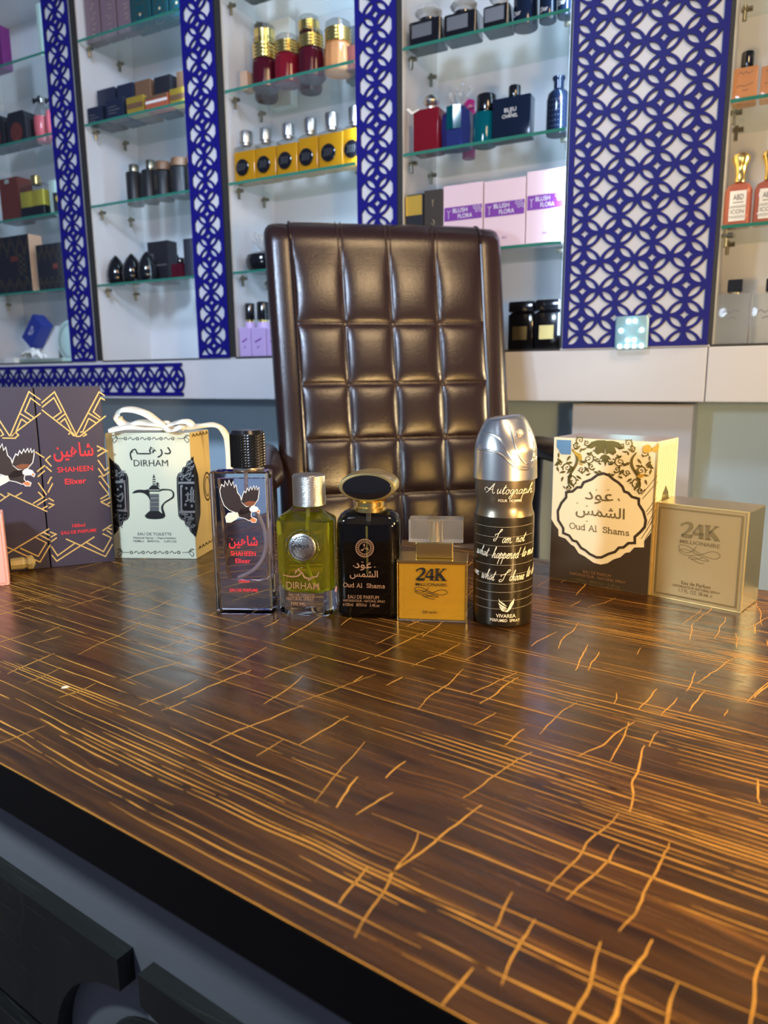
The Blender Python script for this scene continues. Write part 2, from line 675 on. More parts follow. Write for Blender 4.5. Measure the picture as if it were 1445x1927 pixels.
# glass shelves with their pegs
BN = ['far left', 'second', 'middle', 'fourth', 'far right']
LV = ['lowest', 'second lowest', 'second highest', 'highest']
for bi, (a, b) in enumerate(BAYS):
    for li, z in enumerate(SH):
        sh = thing('glass_shelf', '%s clear glass shelf in the %s bay' % (LV[li], BN[bi]), 'shelf', wp((a + b) / 2, WF, z), -WYAW, 'glass shelves of the display unit')
        w = (b - a) / 2 - .0012
        wr = w - (.0032 if bi < 4 else 0.)
        MB().box(-w, wr, .0015, .192, 0, .006).build('glass_pane', M['shelfglass'], sh)
        MB().box(-w, wr, 0, .0013, 0, .006).build('polished_edge', M['shelfedge'], sh)
        for sx in (-1, 1):
            for yy in (.030, .135):
                pg = MB()
                pg.tube([(sx * w, yy, -.008), (sx * (w - .019), yy, -.008)], .0045, 8)
                pg.tube([(sx * (w - .006), yy, -.027), (sx * (w - .006), yy, -.0005)], .0038, 8)
                tag(pg.build('shelf_peg', M['steel'], sh), 'small metal shelf peg')

# ------------------------------------------------------------------ blue lattice screens
HX, HY = .0318, .02695


def clip(poly, x0, x1, y0, y1):
    for ax, lim, sg in ((0, x0, 1), (0, x1, -1), (1, y0, 1), (1, y1, -1)):
        out = []
        for i in range(len(poly)):
            p, q = poly[i - 1], poly[i]
            ip, iq = sg * (p[ax] - lim) >= 0, sg * (q[ax] - lim) >= 0
            if ip != iq:
                t = (lim - p[ax]) / (q[ax] - p[ax])
                out.append((p[0] + (q[0] - p[0]) * t, p[1] + (q[1] - p[1]) * t))
            if iq:
                out.append(q)
        poly = out
        if len(poly) < 3:
            return []
    return poly


def diamond(tx, ty, k):
    tips = [(tx, 0), (0, ty), (-tx, 0), (0, -ty)]
    out = []
    for i in range(4):
        p, q = tips[i], tips[(i + 1) % 4]
        c_ = ((p[0] + q[0]) * k, (p[1] + q[1]) * k)
        for j in range(6):
            t = j / 6
            out.append(((1 - t) ** 2 * p[0] + 2 * t * (1 - t) * c_[0] + t * t * q[0], (1 - t) ** 2 * p[1] + 2 * t * (1 - t) * c_[1] + t * t * q[1]))
    return out


def holes(ox, oy, x0, x1, y0, y1, rot=False):
    """openings of the interlaced ring pattern; (ox, oy) is the centre of a small star"""
    res = []
    A, B = (HY, HX) if rot else (HX, HY)
    nx, ny = int((x1 - x0) / A) + 4, int((y1 - y0) / B) + 4
    cx0, cy0 = int(round((x0 - ox) / A)) - 2, int(round((y0 - oy) / B)) - 2
    for c in range(cx0, cx0 + nx + 2):
        for r in range(cy0, cy0 + ny + 2):
            P = (ox + c * A, oy + r * B)
            key = r if rot else c
            if (c + r) % 2 == 0:
                d = diamond(.265 * A, .275 * B, .32) if key % 2 == 0 else diamond(.69 * A, .73 * B, .33)
                res.append([(P[0] + x, P[1] + y) for x, y in d])
            else:
                for dr in (1, -1):                        # petal from this node to (c+1, r+dr)
                    sm_ = (1, 0) if ((r if rot else c + 1) % 2 == 0) else (0, dr)
                    dx, dy = A, dr * B
                    L = math.hypot(dx, dy)
                    ux, uy = dx / L, dy / L
                    sc = (P[0] + sm_[0] * A, P[1] + sm_[1] * B)
                    m0 = (P[0] + dx / 2, P[1] + dy / 2)
                    mx, my = m0[0] + .07 * (sc[0] - m0[0]), m0[1] + .07 * (sc[1] - m0[1])
                    hl, hw = .335 * L, .120 * L
                    pl = []
                    for k in range(16):
                        t = k / 8
                        if t <= 1:
                            a, b = -hl + 2 * hl * t, hw * (1 - (2 * t - 1) ** 2)
                        else:
                            a, b = hl - 2 * hl * (t - 1), -hw * (1 - (2 * (t - 1) - 1) ** 2)
                        pl.append((mx + ux * a - uy * b, my + uy * a + ux * b))
                    res.append(pl)
    out = []
    for p in res:
        q = clip(p, x0, x1, y0, y1)
        if len(q) > 2:
            ar = abs(sum(q[i - 1][0] * q[i][1] - q[i][0] * q[i - 1][1] for i in range(len(q)))) / 2
            if ar > 8e-6:
                out.append(q)
    return out


def fretwork(name, outline, hs, org, label, thick=.004, gap=.0004):
    """sheet with cut-outs standing just in front of the unit; local x along the wall, z up"""
    from mathutils.geometry import delaunay_2d_cdt
    loops = [outline] + hs
    pts, fcs, eds = [], [], []
    for pl in loops:
        q = [p for i, p in enumerate(pl) if math.hypot(p[0] - pl[i - 1][0], p[1] - pl[i - 1][1]) > 1e-6]
        if sum(q[i - 1][0] * q[i][1] - q[i][0] * q[i - 1][1] for i in range(len(q))) < 0:
            q = q[::-1]
        k = len(pts)
        pts += [Vector((p[0] - org[0], p[1] - org[1])) for p in q]
        fcs.append(list(range(k, k + len(q))))
    v2, e2, f2, ov, oe, of = delaunay_2d_cdt(pts, [], fcs, 1, 1e-7, True)
    keep = [list(f) for f, src in zip(f2, of) if list(src) == [0]]
    n2 = len(v2)
    h_ = thick / 2
    vs = [(v.x, -h_, v.y) for v in v2] + [(v.x, h_, v.y) for v in v2]
    fs, mi = [], []
    for f in keep:
        a_ = sum(v2[f[i - 1]].x * v2[f[i]].y - v2[f[i]].x * v2[f[i - 1]].y for i in range(len(f)))
        f = f if a_ > 0 else f[::-1]
        fs += [tuple(f), tuple(i + n2 for i in reversed(f))]
        mi += [0, 0]
    cnt = {}
    for f in fs[0::2]:
        for i in range(len(f)):
            cnt[(f[i - 1], f[i])] = 1
    for (p, q) in list(cnt):
        if (q, p) not in cnt:
            fs.append((q, p, p + n2, q + n2))
            mi.append(1)
    me = bpy.data.meshes.new(name)
    me.from_pydata(vs, [], fs)
    me.materials.append(M['blue'])
    me.materials.append(M['bluedark'])
    me.polygons.foreach_set('material_index', mi)
    me.update()
    o = bpy.data.objects.new(name, me)
    link(o)
    o.location = wp(org[0], WF - gap - thick / 2, org[1])
    o.rotation_euler = (0, 0, -WYAW)
    return tag(o, label, 'lattice screen', 'blue lattice screens')


PL = ['narrow blue lattice strip left of the bay with mauve cartons', 'narrow blue lattice strip left of the bay with golden bottles',
      'narrow blue lattice strip directly above the chair back', 'wide blue lattice panel left of the warm-lit bay']
for k, (a, b) in enumerate(PAN):
    oy = .285 if k < 2 else .3100
    ox = (-.140 if k == 3 else (a + b) / 2)
    top = 1.42
    fretwork('lattice_screen', [(a, .2535), (b, .2535), (b, top), (a, top)],
             holes(ox, oy, a + .0105, b - .0105, .262, top - .01), ((a + b) / 2, .2535), PL[k])
sx1 = -1.3865
out = [(-2.5, .1555), (sx1, .1555), (sx1, .1645), (-1.4005, .1665)] + \
      [(-1.4035 + .0245 * math.sin(math.radians(a)), .2 - .0355 * math.cos(math.radians(a))) for a in range(15, 170, 15)] + \
      [(-1.4005, .2335), (sx1, .2350), (sx1, .2435), (-2.5, .2435)]
hs = holes(-1.5683 + .0539 * 3, .2, -2.495, -1.3845, .1655, .2345, True)
hs = [h for h in hs if max(p[0] for p in h) < -1.3835 and not (max(p[0] for p in h) > -1.402 and (min(p[1] for p in h) < .168 or max(p[1] for p in h) > .232))]
fretwork('lattice_screen', out, hs, (-1.9, .1555), 'horizontal blue lattice band on the white ledge at the left', gap=.0005)

# ------------------------------------------------------------------ the counter
TT = Vector((.8241, -.5664, 0))
TN = Vector((.5664, .8241, 0))
TYAW = math.atan2(TT.y, TT.x)
F0, F1 = .1728, .737
counter = thing('counter', 'brown counter with gold crackle laminate top and dark fretwork front', 'counter', TN * F0 + Vector((0, 0, -.75)), TYAW)
top = MB().box(-1.25, 1.15, .0006, F1 - F0, .7225, .75)
o = top.build('worktop', M['wood'], counter)
from mathutils import noise as NZ
nz = lambda x, y, z=0.: NZ.noise(Vector((x, y, z)))
rnd = random.Random(11)
CK = Art()
X0, X1, Y1 = -.95, .72, F1 - F0


def dense(x, y):
    """> 0: bands of close grain lines, < 0: fields of large cells"""
    return nz(x * 1.9 + 3.1, (y + .10 * x) * 13. + .7) - .02 - .22 * max(0., 1 - y / .05) - .24 * max(0., min(1., (-x + .02) / .25))


gl = lambda y0, x: y0 + .008 * nz(x * 2.2, y0 * 7) + .0022 * nz(x * 8, y0 * 30, 3) + .0007 * nz(x * 40, y0 * 60, 8)
y0 = .004
while y0 < Y1 - .004:
    kind = rnd.random()
    x = X0 - rnd.uniform(0, .1)
    while x < X1:
        ln = rnd.uniform(.02, .16)
        d = dense(x + ln / 2, y0)
        keep = d > rnd.uniform(-.12, .17) or (kind < .22 and rnd.random() < .80)
        if keep:
            n_ = max(3, int(ln / .008))
            wm = rnd.uniform(.00035, .0010)
            pts = [(x + ln * i / n_, gl(y0, x + ln * i / n_)) for i in range(n_ + 1)]
            pts = [(px_, py_) for px_, py_ in pts if 0.001 < py_ < Y1 - .001]
            if len(pts) > 2:
                m_ = len(pts)
                CK.rib(pts, [wm * min(1, .25 + 3. * min(i, m_ - 1 - i) / m_) * (1 + .5 * nz(p[0] * 60, p[1] * 200)) for i, p in enumerate(pts)], raw=True)
            x += ln * rnd.uniform(.75, 1.1)
        else:
            x += ln * rnd.uniform(.4, 1.)
    y0 += rnd.uniform(.0022, .0050)
xc = X0
while xc < X1:
    y = rnd.uniform(0, .03)
    while y < Y1:
        ln = rnd.uniform(.010, .070)
        cx_ = xc + .03 * nz(y * 3, xc * 2) + rnd.uniform(-.006, .006)
        d = dense(cx_, y + ln / 2)
        if d < rnd.uniform(-.06, .20) and rnd.random() < (.88 if cx_ > -.10 else .45):
            n_ = max(3, int(ln / .004))
            wm = rnd.uniform(.0005, .0011)
            sl_ = rnd.uniform(-.25, .25)
            pts = [(cx_ + sl_ * ln * i / n_ + .0026 * nz(y * 9 + ln * i / n_ * 45, xc * 31) + .0006 * nz((y + ln * i / n_) * 190, xc * 77), y + ln * i / n_) for i in range(n_ + 1)]
            pts = [(px_, py_) for px_, py_ in pts if 0.001 < py_ < Y1 - .001]
            if len(pts) > 2:
                m_ = len(pts)
                CK.rib(pts, [wm * (.55 + .45 * min(1, 4. * min(i, m_ - 1 - i) / m_)) * (1 + .35 * nz(p[0] * 90, p[1] * 160)) for i, p in enumerate(pts)], raw=True)
        y += ln + rnd.uniform(.0, .022)
    xc += rnd.uniform(.011, .020)
CK.rib([(X0 + (X1 - X0) * i / 200, .0006 + .0002 * nz(i * .7, 1)) for i in range(201)], [.0007 * (.7 + .6 * nz(i * .35, 5)) for i in range(201)], raw=True)  # highlight of the front edge, painted as a thin gold line
me = o.data
bmv = len(me.vertices)
allv = [tuple(v.co) for v in me.vertices] + [(u, v + .0, .75008) for u, v in CK.v]
allf = [tuple(p.vertices) for p in me.polygons] + [tuple(i + bmv for i in f) for f in CK.f]
me.clear_geometry()
me.from_pydata(allv, [], allf)
me.materials.append(M['crackle'])
for i, p in enumerate(me.polygons):
    p.material_index = 0 if i < 6 else 1
me.update()
ed = MB().box(-1.25, 1.15, 0, .0006, .7225, .7494).build('edge_band', M['edge'], counter)
tag(ed, 'black edge band of the worktop')
wb = MB().box(-1.2, 1.1, .0377, .056, 0, .7225).build('front_panel', M['panel'], counter)
for sx in (-1.2, 1.082):
    MB().box(sx, sx + .018, .056, F1 - F0 - .03, 0, .7225).build('side_panel', M['white'], counter)
tag(wb, 'plain grey front panel')


def fret_board(pts, y0, y1, name, label):
    mb = MB()
    n = len(pts)
    vs = [(x, y0, z + .75) for x, z in pts] + [(x, y1, z + .75) for x, z in pts]
    fs = [tuple(range(n)), tuple(range(2 * n - 1, n - 1, -1))] + [(i, i + n, (i + 1) % n + n, (i + 1) % n) for i in range(n)]
    mb.add(vs, [tuple(reversed(f)) for f in fs])
    return tag(mb.build(name, M['wood_dark'], counter, .0008, 1), label)


HC, HR = (-.31, -.22), .084
arc = lambda a0, a1, n=14: [(HC[0] + HR * math.cos(math.radians(a0 + (a1 - a0) * i / n)), HC[1] + HR * math.sin(math.radians(a0 + (a1 - a0) * i / n))) for i in range(n + 1)]
fret_board([(-1.2, -.211), (-1.2, -.116), (-.320, -.116), (-.320, -.1365)] + arc(96.8, 173.5), .0272, .0377, 'fretwork_board', 'black wood board with a round cut-out')
fret_board([(.9, -.211), (.9, -.116), (-.302, -.116), (-.302, -.1365)] + arc(84.5, 6.5), .0272, .0377, 'fretwork_board', 'black wood board right of the slot')
fret_board([(-1.2, -.40), (-1.2, -.229)] + arc(186, 354) + [(.9, -.229), (.9, -.40)], .0272, .0377, 'fretwork_board', 'lower black wood board')
ck = Art()
rnd = random.Random(21)
for q in range(70):
    x, z = rnd.uniform(-.80, -.345), rnd.uniform(-.200, -.121)
    if (x - HC[0]) ** 2 + (z - HC[1]) ** 2 < (HR + .02) ** 2:
        continue
    if q % 4:
        ln = rnd.uniform(.008, .05)
        pts = [(x - ln * i / 5, z + .0012 * nz(x * 30 + i * .4, q)) for i in range(6)]
    else:
        ln = min(rnd.uniform(.008, .03), -.118 - z)
        pts = [(x + .0015 * nz(i * .6, q), z + ln * i / 5) for i in range(6)]
    ck.rib(pts, [.0002, .0005, .0006, .0005, .0004, .0002], raw=True)
ck.build('crackle_lines', M['crackledim'], counter, 0., lambda u, v, o: (u, .0271, v + .75))
dc = [(-.297 + .056 * math.cos(2 * math.pi * i / 40), -.212 + .056 * math.sin(2 * math.pi * i / 40)) for i in range(40)]
fret_board(dc[::-1], .0272, .0377, 'fretwork_disc', 'round black wood disc')

# ------------------------------------------------------------------ the leather chair
CY, CR = math.radians(10), math.radians(15)
chair = thing('office_chair', 'high-backed dark brown leather office chair with square stitched pads', 'chair', (.045, 1.325, -.75), CY)
KC = 1.14
CB = EYE + (Vector((.0212, 1.17, .1897)) - EYE) * KC            # a point of the back cushion: crossing of middle seam and third row
ux = Vector((math.cos(CY), math.sin(CY), 0))
uf = Vector((-math.sin(CY), math.cos(CY), 0))    # backwards
LN = uf * math.sin(CR) + Vector((0, 0, math.cos(CR)))     # up along the back
NR = -uf * math.cos(CR) + Vector((0, 0, math.sin(CR)))    # towards the sitter


def chl(P):
    q = P - chair.location
    return (q.dot(ux), q.dot(uf), q.z)


ROWS = [KC * q for q in (-.42, -.345, -.262, -.175, -.088, 0., .098, .236)]
TOPV, RT = KC * .236, .050          # the first row then rolls over the top
PW, OW = KC * .1515, KC * .192
# width factor: slightly wider at the head
wf = lambda v: 1. + .035 * max(-.3, min(1, v / .32))


def prof(v):
    """point and normal on the centre profile; v beyond TOPV follows the roll"""
    if v <= 0:                                        # lumbar curve: the lower rows turn away
        return CB + LN * v - NR * (.18 * v * v), (NR + LN * (.36 * v)).normalized()
    if v <= TOPV:
        return CB + LN * v, NR
    a = (v - TOPV) / RT
    c_ = CB + LN * TOPV - NR * RT
    n = NR * math.cos(a) + LN * math.sin(a)
    return c_ + n * RT, n


def bulge(t):
    return 1 - abs(2 * t - 1) ** 3.5


TH = .055
TS = (0., .025, .06, .11, .19, .32, .5, .68, .81, .89, .94, .975)
vv = []
for i in range(len(ROWS) - 1):
    for k in TS:
        vv.append(ROWS[i] + (ROWS[i + 1] - ROWS[i]) * k)
vv += [TOPV + RT * math.pi * .5 * k / 8 for k in range(9)]
us = []
for c in range(4):
    for k in TS:
        us.append((-PW + 2 * PW * (c + k) / 4, c, k))
us.append((PW, 3, 1.))
mb = MB()
grid = []
for v in vv:
    row, fade = -1, 1.
    for i in range(len(ROWS) - 1):
        if ROWS[i] <= v < ROWS[i + 1] - 1e-9:
            row, tv = i, (v - ROWS[i]) / (ROWS[i + 1] - ROWS[i])
    if row == len(ROWS) - 2:                         # head row is one tall pad that fades over the roll
        tv = min(.5, tv * .9)
        fade = max(.15, 1 - max(0., (v - KC * .17) / (KC * .066)))
    if row < 0:
        row, tv, fade = 99, .5, .15
    p, n = prof(v)
    line = []
    k = wf(v)
    # left bolster
    side = []
    for q in range(7):
        a = math.radians(90 * q / 6)
        side.append((-PW - (OW - PW) * math.sin(a) * 1.0, .012 - (.016 + 0) * (1 - math.cos(a)) - .004))
    lft = [(-OW + .002, -TH * .95), (-OW, -TH * .6), (-OW + .0005, -TH * .34), (-OW + .003, -.012), (-OW + .008, -.006), (-OW + .016, -.003), (-PW - .012, -.002), (-PW - .003, -.003), (-PW - .0006, -.004)]
    for x, h in lft:
        line.append((x * k, h))
    for x, c, t in us:
        b = .0072 * (bulge(t) * bulge(tv)) ** .6 * fade if 0 < tv < 1 and 0 < t < 1 else 0.
        line.append((x * k, b))
    for x, h in reversed(lft):
        line.append((-x * k, h))
    grid.append([chl(p + ux * x + n * h) for x, h in line])
n = len(grid[0])
vs = [q for r in grid for q in r]
fs = [(i * n + j, i * n + j + 1, (i + 1) * n + j + 1, (i + 1) * n + j) for i in range(len(grid) - 1) for j in range(n - 1)]
mb.add(vs, fs, True)
# back shell closing the cushion
m_ = len(grid)
bk = []
for i in range(m_):
    v = min(vv[i], TOPV)
    kk = wf(v)
    e = max(0., (vv[i] - TOPV) / (RT * math.pi / 2))
    for q in range(9):
        x = (-1 + 2 * q / 8) * OW * kk * .999
        bk.append(chl(CB + LN * (v + RT * .55 * e) + ux * x + NR * (-.18 * min(0., v) ** 2 - TH * .95 - .004 - .02 * (1 - (q / 4 - 1) ** 2))))
mb.add(bk, [(i * 9 + j, (i + 1) * 9 + j, (i + 1) * 9 + j + 1, i * 9 + j + 1) for i in range(m_ - 1) for j in range(8)], True)
mb.build('backrest', M['leather'], chair, sharp=0)
# piping and seams
for sgn in (-1, 1):
    pts = []
    for v in vv[8:]:
        p, nn = prof(v)
        pts.append(chl(p + ux * (sgn * (PW + .0012) * wf(v)) + nn * .0005))
    tag(MB().tube(pts, .0026, 6).build('piping', M['leather'], chair), 'leather piping')
st = MB()
for r in ROWS[3:-1]:
    for dz in (-.0045, .0045):
        p, nn = prof(r + dz)
        st.tube([chl(p + ux * (x * wf(r)) + nn * .0026) for x in [(-PW + 2 * PW * i / 40) * .99 for i in range(41)]], .0007, 4)
for c in range(1, 4):
    x = -PW + 2 * PW * c / 4
    for dx in (-.0045, .0045):
        pts = []
        for v in vv[26:]:
            p, nn = prof(v)
            pts.append(chl(p + ux * ((x + dx) * wf(v)) + nn * .0026))
        st.tube(pts, .0007, 4)
st.build('stitching', M['thread'], chair)
# seat, arms, column and foot
SZ = .50
MB().loft([rr(.42 - e, .40 - e, .07, SZ + z, 0, -.10, 6) for z, e in ((-.05, .03), (-.03, 0), (.02, 0), (.045, .03), (.055, .10))]).build('seat', M['leather'], chair)
for sgn in (-1, 1):
    ar = MB()
    x = sgn * .262
    ar.loft([[(x + .026 * math.cos(2 * math.pi * j / 14) * e, yy + .0, zz + .020 * math.sin(2 * math.pi * j / 14) * e) for j in range(14)]
             for yy, zz, e in ((-.25, .800, .55), (-.235, .806, 1.), (-.12, .815, 1.05), (.02, .815, 1.05), (.06, .812, .9), (.075, .808, .5))])
    a = ar.build('armrest', M['leather'], chair)
    sp = MB().tube([(x, -.20, .79), (x, -.235, .70), (x, -.19, .58), (x * .9, -.10, .49)], .016, 10)
    sp.tube([(x, .03, .80), (x, .04, .66), (x * .95, .0, .50)], .016, 10)
    sp.build('arm_bracket', M['black'], a)
MB().lathe([(.03, .09), (.03, .30), (.022, .30), (.022, .46)], 0, -.14, 20).build('gas_column', M['black'], chair)
for q in range(5):
    a = math.radians(72 * q + 20)
    ca, sa = math.cos(a), math.sin(a)
    f_ = MB().tube([(0, -.14, .10), (.28 * ca, -.14 + .28 * sa, .07)], [.026, .015], 10).build('foot', M['black'], chair)
    MB().tube([(.28 * ca - .012 * sa, -.14 + .28 * sa + .012 * ca, .028), (.28 * ca + .012 * sa, -.14 + .28 * sa - .012 * ca, .028)], .027, 14).build('castor', M['blackmat'], f_)
    

# ================================================================== cartons and bottles on the counter
AR = {'shaheen': '\ufee6\ufef4\ufeeb\ufe8e\ufeb7', 'dirham': '\ufee2\u0640\u0640\ufeeb\ufead\ufea9', 'dirhams': '\ufee2\ufeeb\ufead\ufea9',
      'oud': '\ufea9\ufeee\ufecb', 'shams': '\ufeb2\ufee4\ufeb8\ufedf\ufe8d'}


def setup(name, label, cat, face, group=None):
    return thing(name, label, cat, face.o, face.yaw, group)


def eagle(parent, face, k, fx=lambda p: p, clipx=None, off=.0004):
    parts = [
        ('eagle', [(165, 640), (180, 590), (205, 612), (210, 560), (235, 602), (245, 552), (267, 602), (282, 565), (292, 622), (308, 595), (320, 662),
                   (345, 692), (360, 752), (400, 790), (440, 790), (437, 832), (400, 852), (360, 862), (330, 847), (250, 817), (205, 777), (175, 702)]),
        ('eagle', [(358, 742), (370, 690), (385, 652), (400, 667), (412, 625), (427, 652), (442, 612), (454, 642), (470, 605), (480, 642), (494, 605),
                   (499, 642), (516, 617), (515, 662), (505, 722), (470, 772), (440, 786), (400, 780)]),
        ('eagle', [(326, 846), (360, 800), (440, 785), (447, 830), (442, 870), (457, 895), (430, 912), (390, 892), (340, 880)]),
        ('creamprint', [(325, 838), (240, 850), (217, 880), (225, 926), (262, 926), (310, 896), (336, 876)]),
        ('beak', [(435, 900), (470, 890), (493, 905), (486, 927), (455, 926)]),
        ('eaglebrown', [(382, 752), (430, 735), (492, 740), (470, 768), (436, 782), (400, 775)]),
        ('whiteprint', [(433, 797), (470, 785), (503, 798), (513, 820), (490, 829), (450, 832), (434, 822)]),
        ('beak', [(498, 808), (522, 825), (516, 844), (500, 832)]),
    ]
    w = Art(face, k)
    arts = {}
    for m, pts in parts:
        q = [fx(p) for p in pts]
        if clipx is not None:
            q = [(max(clipx, x), y) for x, y in q]
        if m != 'eaglebrown':
            w.rib(q, 11, True)
        arts.setdefault(m, Art(face, k)).poly(q)
    root = w.build('eagle_print', M['whiteprint'], parent, off)
    for i, (m, a) in enumerate(arts.items()):
        a.build('eagle_colour', M[m], root, off + .0001 * (i + 1))


# ---- tall dusky purple carton with gold lines
fS = Face.px2(95.9, 1068.5, 214.8, 1056.5)
kS = crop(0, 700, .21804)
hS = fS.uv(194, 726.6)[1]
wL = .128
t = setup('perfume_carton', 'large dusky purple two-door carton with gold art-deco lines and a diving eagle', 'perfume box', fS)
MB().box(-wL, fS.w, .006, .044, 0, hS).build('carton_body', M['purplebox'], t, .0012)
for nm, a, b in (('carton_door', -wL, -.0006), ('carton_door', .0006, fS.w)):
    MB().box(a, b, 0, .0055, 0, hS).build(nm, M['purplebox'], t, .0008)
G = Art(fS, kS)
for pl in (
    [(358, 268), (470, 172), (665, 555)], [(362, 305), (465, 222), (530, 345), (462, 395)], [(360, 325), (600, 512), (640, 555)],
    [(492, 418), (565, 358)], [(520, 437), (560, 402), (612, 505)], [(590, 540), (615, 515), (640, 540), (660, 556), (690, 556)],
    [(655, 548), (855, 172), (905, 205)], [(905, 243), (868, 222), (805, 345), (868, 395)], [(913, 378), (720, 530), (690, 556)],
    [(755, 350), (860, 415)], [(765, 400), (830, 440)], [(765, 400), (715, 515)], [(690, 520), (715, 515), (745, 540), (715, 556)],
    [(835, 637), (930, 685)], [(840, 685), (890, 655)], [(840, 728), (925, 675)], [(845, 760), (908, 850), (938, 822)], [(848, 830), (893, 898), (942, 862)],
    [(850, 905), (870, 897), (945, 1000)], [(855, 945), (938, 1055), (865, 1097)], [(868, 1120), (950, 1162)], [(868, 1122), (950, 1085)], [(920, 1148), (950, 1120)],
    [(392, 760), (437, 722)], [(392, 757), (445, 815)], [(394, 815), (445, 860)], [(412, 965), (440, 910), (450, 910)], [(414, 1040), (455, 960)],
    [(418, 1088), (465, 1115)], [(418, 1132), (465, 1145), (420, 1175)],
    [(432, 1380), (485, 1400), (437, 1425)], [(440, 1465), (490, 1430)], [(444, 1505), (497, 1585), (650, 1475)], [(446, 1578), (490, 1632), (815, 1422)],
    [(568, 1440), (910, 1592), (972, 1485)], [(735, 1465), (893, 1550), (960, 1430), (885, 1395)], [(885, 1370), (963, 1318)], [(925, 1345), (968, 1360)], [(920, 1365), (968, 1400)],
    [(350, 240), (250, 170), (85, 555)], [(350, 290), (265, 225), (215, 340), (295, 395)], [(352, 354), (140, 515), (100, 555)], [(175, 360), (265, 415)],
    [(185, 405), (240, 445)], [(185, 405), (140, 510)], [(130, 570), (160, 545), (135, 520), (110, 545)], [(20, 570), (140, 572)],
    [(-30, 360), (0, 425), (85, 555)], [(0, 490), (30, 540), (5, 555)], [(305, 690), (383, 740)], [(320, 860), (388, 805)], [(325, 905), (388, 850)],
    [(330, 955), (402, 1060)], [(330, 1035), (375, 1080), (285, 1135)], [(65, 1045), (408, 1205)], [(130, 1075), (190, 1040)], [(320, 1150), (408, 1095)],
    [(365, 1180), (412, 1155)], [(0, 1115), (95, 1050)], [(0, 1050), (45, 1080)], [(-60, 1640), (425, 1352)], [(60, 1510), (345, 1640), (435, 1490)],
    [(175, 1520), (330, 1590), (400, 1475), (305, 1425)], [(350, 1410), (428, 1450)], [(375, 1385), (430, 1410)]):
    G.rib(pl, 9)
G.build('gold_lines', M['goldline'], t)
R = Art(fS, kS)
R.text(AR['shaheen'], (468, 775), (812, 762), 160, .012, True)
R.text('SHAHEEN', (497, 862), (804, 856), 44, .004)
R.text('Elixer', (562, 966), (746, 962), 46, .012)
R.text('100ml', (625, 1340), (736, 1335), 28, .008)
R.text('EAU DE PARFUME', (530, 1402), (833, 1378), 27, .008)
R.build('lettering', M['red'], t, .0004)
eagle(t, fS, kS, lambda p: (1.17 * p[0] - 312, .98 * p[1] + 72), None, .0005)

# ---- pink carton corner and gold glass stopper at the left edge
fP = Face.px2(-40, 1108, 18.5, 1101)
hP = fP.uv(0, 968)[1]
t = setup('small_carton', 'salmon pink carton cut off by the left edge, in front of the purple carton', 'box', fP)
MB().box(-.02, fP.w, 0, .03, 0, hP).build('carton_body', M['pinkcard'], t, .001)
MB().box(-.018, fP.w - .003, -.0008, -.0001, .003, hP - .003).build('carton_front', M['pinkcard'], t)
p0, p1 = onz(22, 1076), onz(68, 1071)
t = thing('bottle_stopper', 'gold cut-glass stopper lying in front of the purple carton', 'stopper', (p0 + p1) / 2, math.atan2((p1 - p0).y, (p1 - p0).x))
L_ = (p1 - p0).length
rings = []
for x, r_ in ((-L_ / 2, .0062), (0.0, .0068), (.1 * L_, .0055), (.22 * L_, .0080), (.38 * L_, .0082), (.5 * L_, .0030)):
    rings.append([(x, r_ * math.cos(2 * math.pi * j / 8), .0082 + r_ * math.sin(2 * math.pi * j / 8)) for j in range(8)])
MB().loft(rings, smooth=False).build('cut_glass', mat('pale_gold_cut_glass', (.80, .66, .30), .22, .45), t)

# ---- ivory carton with coffee pot and ribbon
kD = crop(190, 750, .17126)
fD = Face.px2(215.7, 1050.6, 369.9, 1052.3)
hD = fD.uv(300, 814.5)[1]
dD = fD.loc(onz(399, 1032))[1]
t = setup('perfume_carton', 'ivory carton with a coffee pot drawing and a satin ribbon bow on top', 'perfume box', fD)
bd = MB().loft([[(0, 0, z), (fD.w, 0, z), (fD.w + .004, dD, z), (.0015, dD, z)] for z in (0, hD)], smooth=False).build('carton_body', M['mint'], t, .0008)
sd = MB()
sd.add([(fD.w + .0003, .0006, .0005), (fD.w + .0043, dD, .0005), (fD.w + .0043, dD, hD - .0005), (fD.w + .0003, .0006, hD - .0005)], [(0, 1, 2, 3)])
tag(sd.build('side_panel', M['yellowcard'], t), 'honey coloured side panel')  # ivory carton's side, warm lamplight painted in as yellow
I = Art(fD, kD)
I.text(AR['dirham'], (322, 700), (775, 655), 150, .004, True)
I.text('DIRHAM', (363, 742), (740, 745), 70)
I.build('lettering', M['ink'], t)
I = Art(fD, kD)
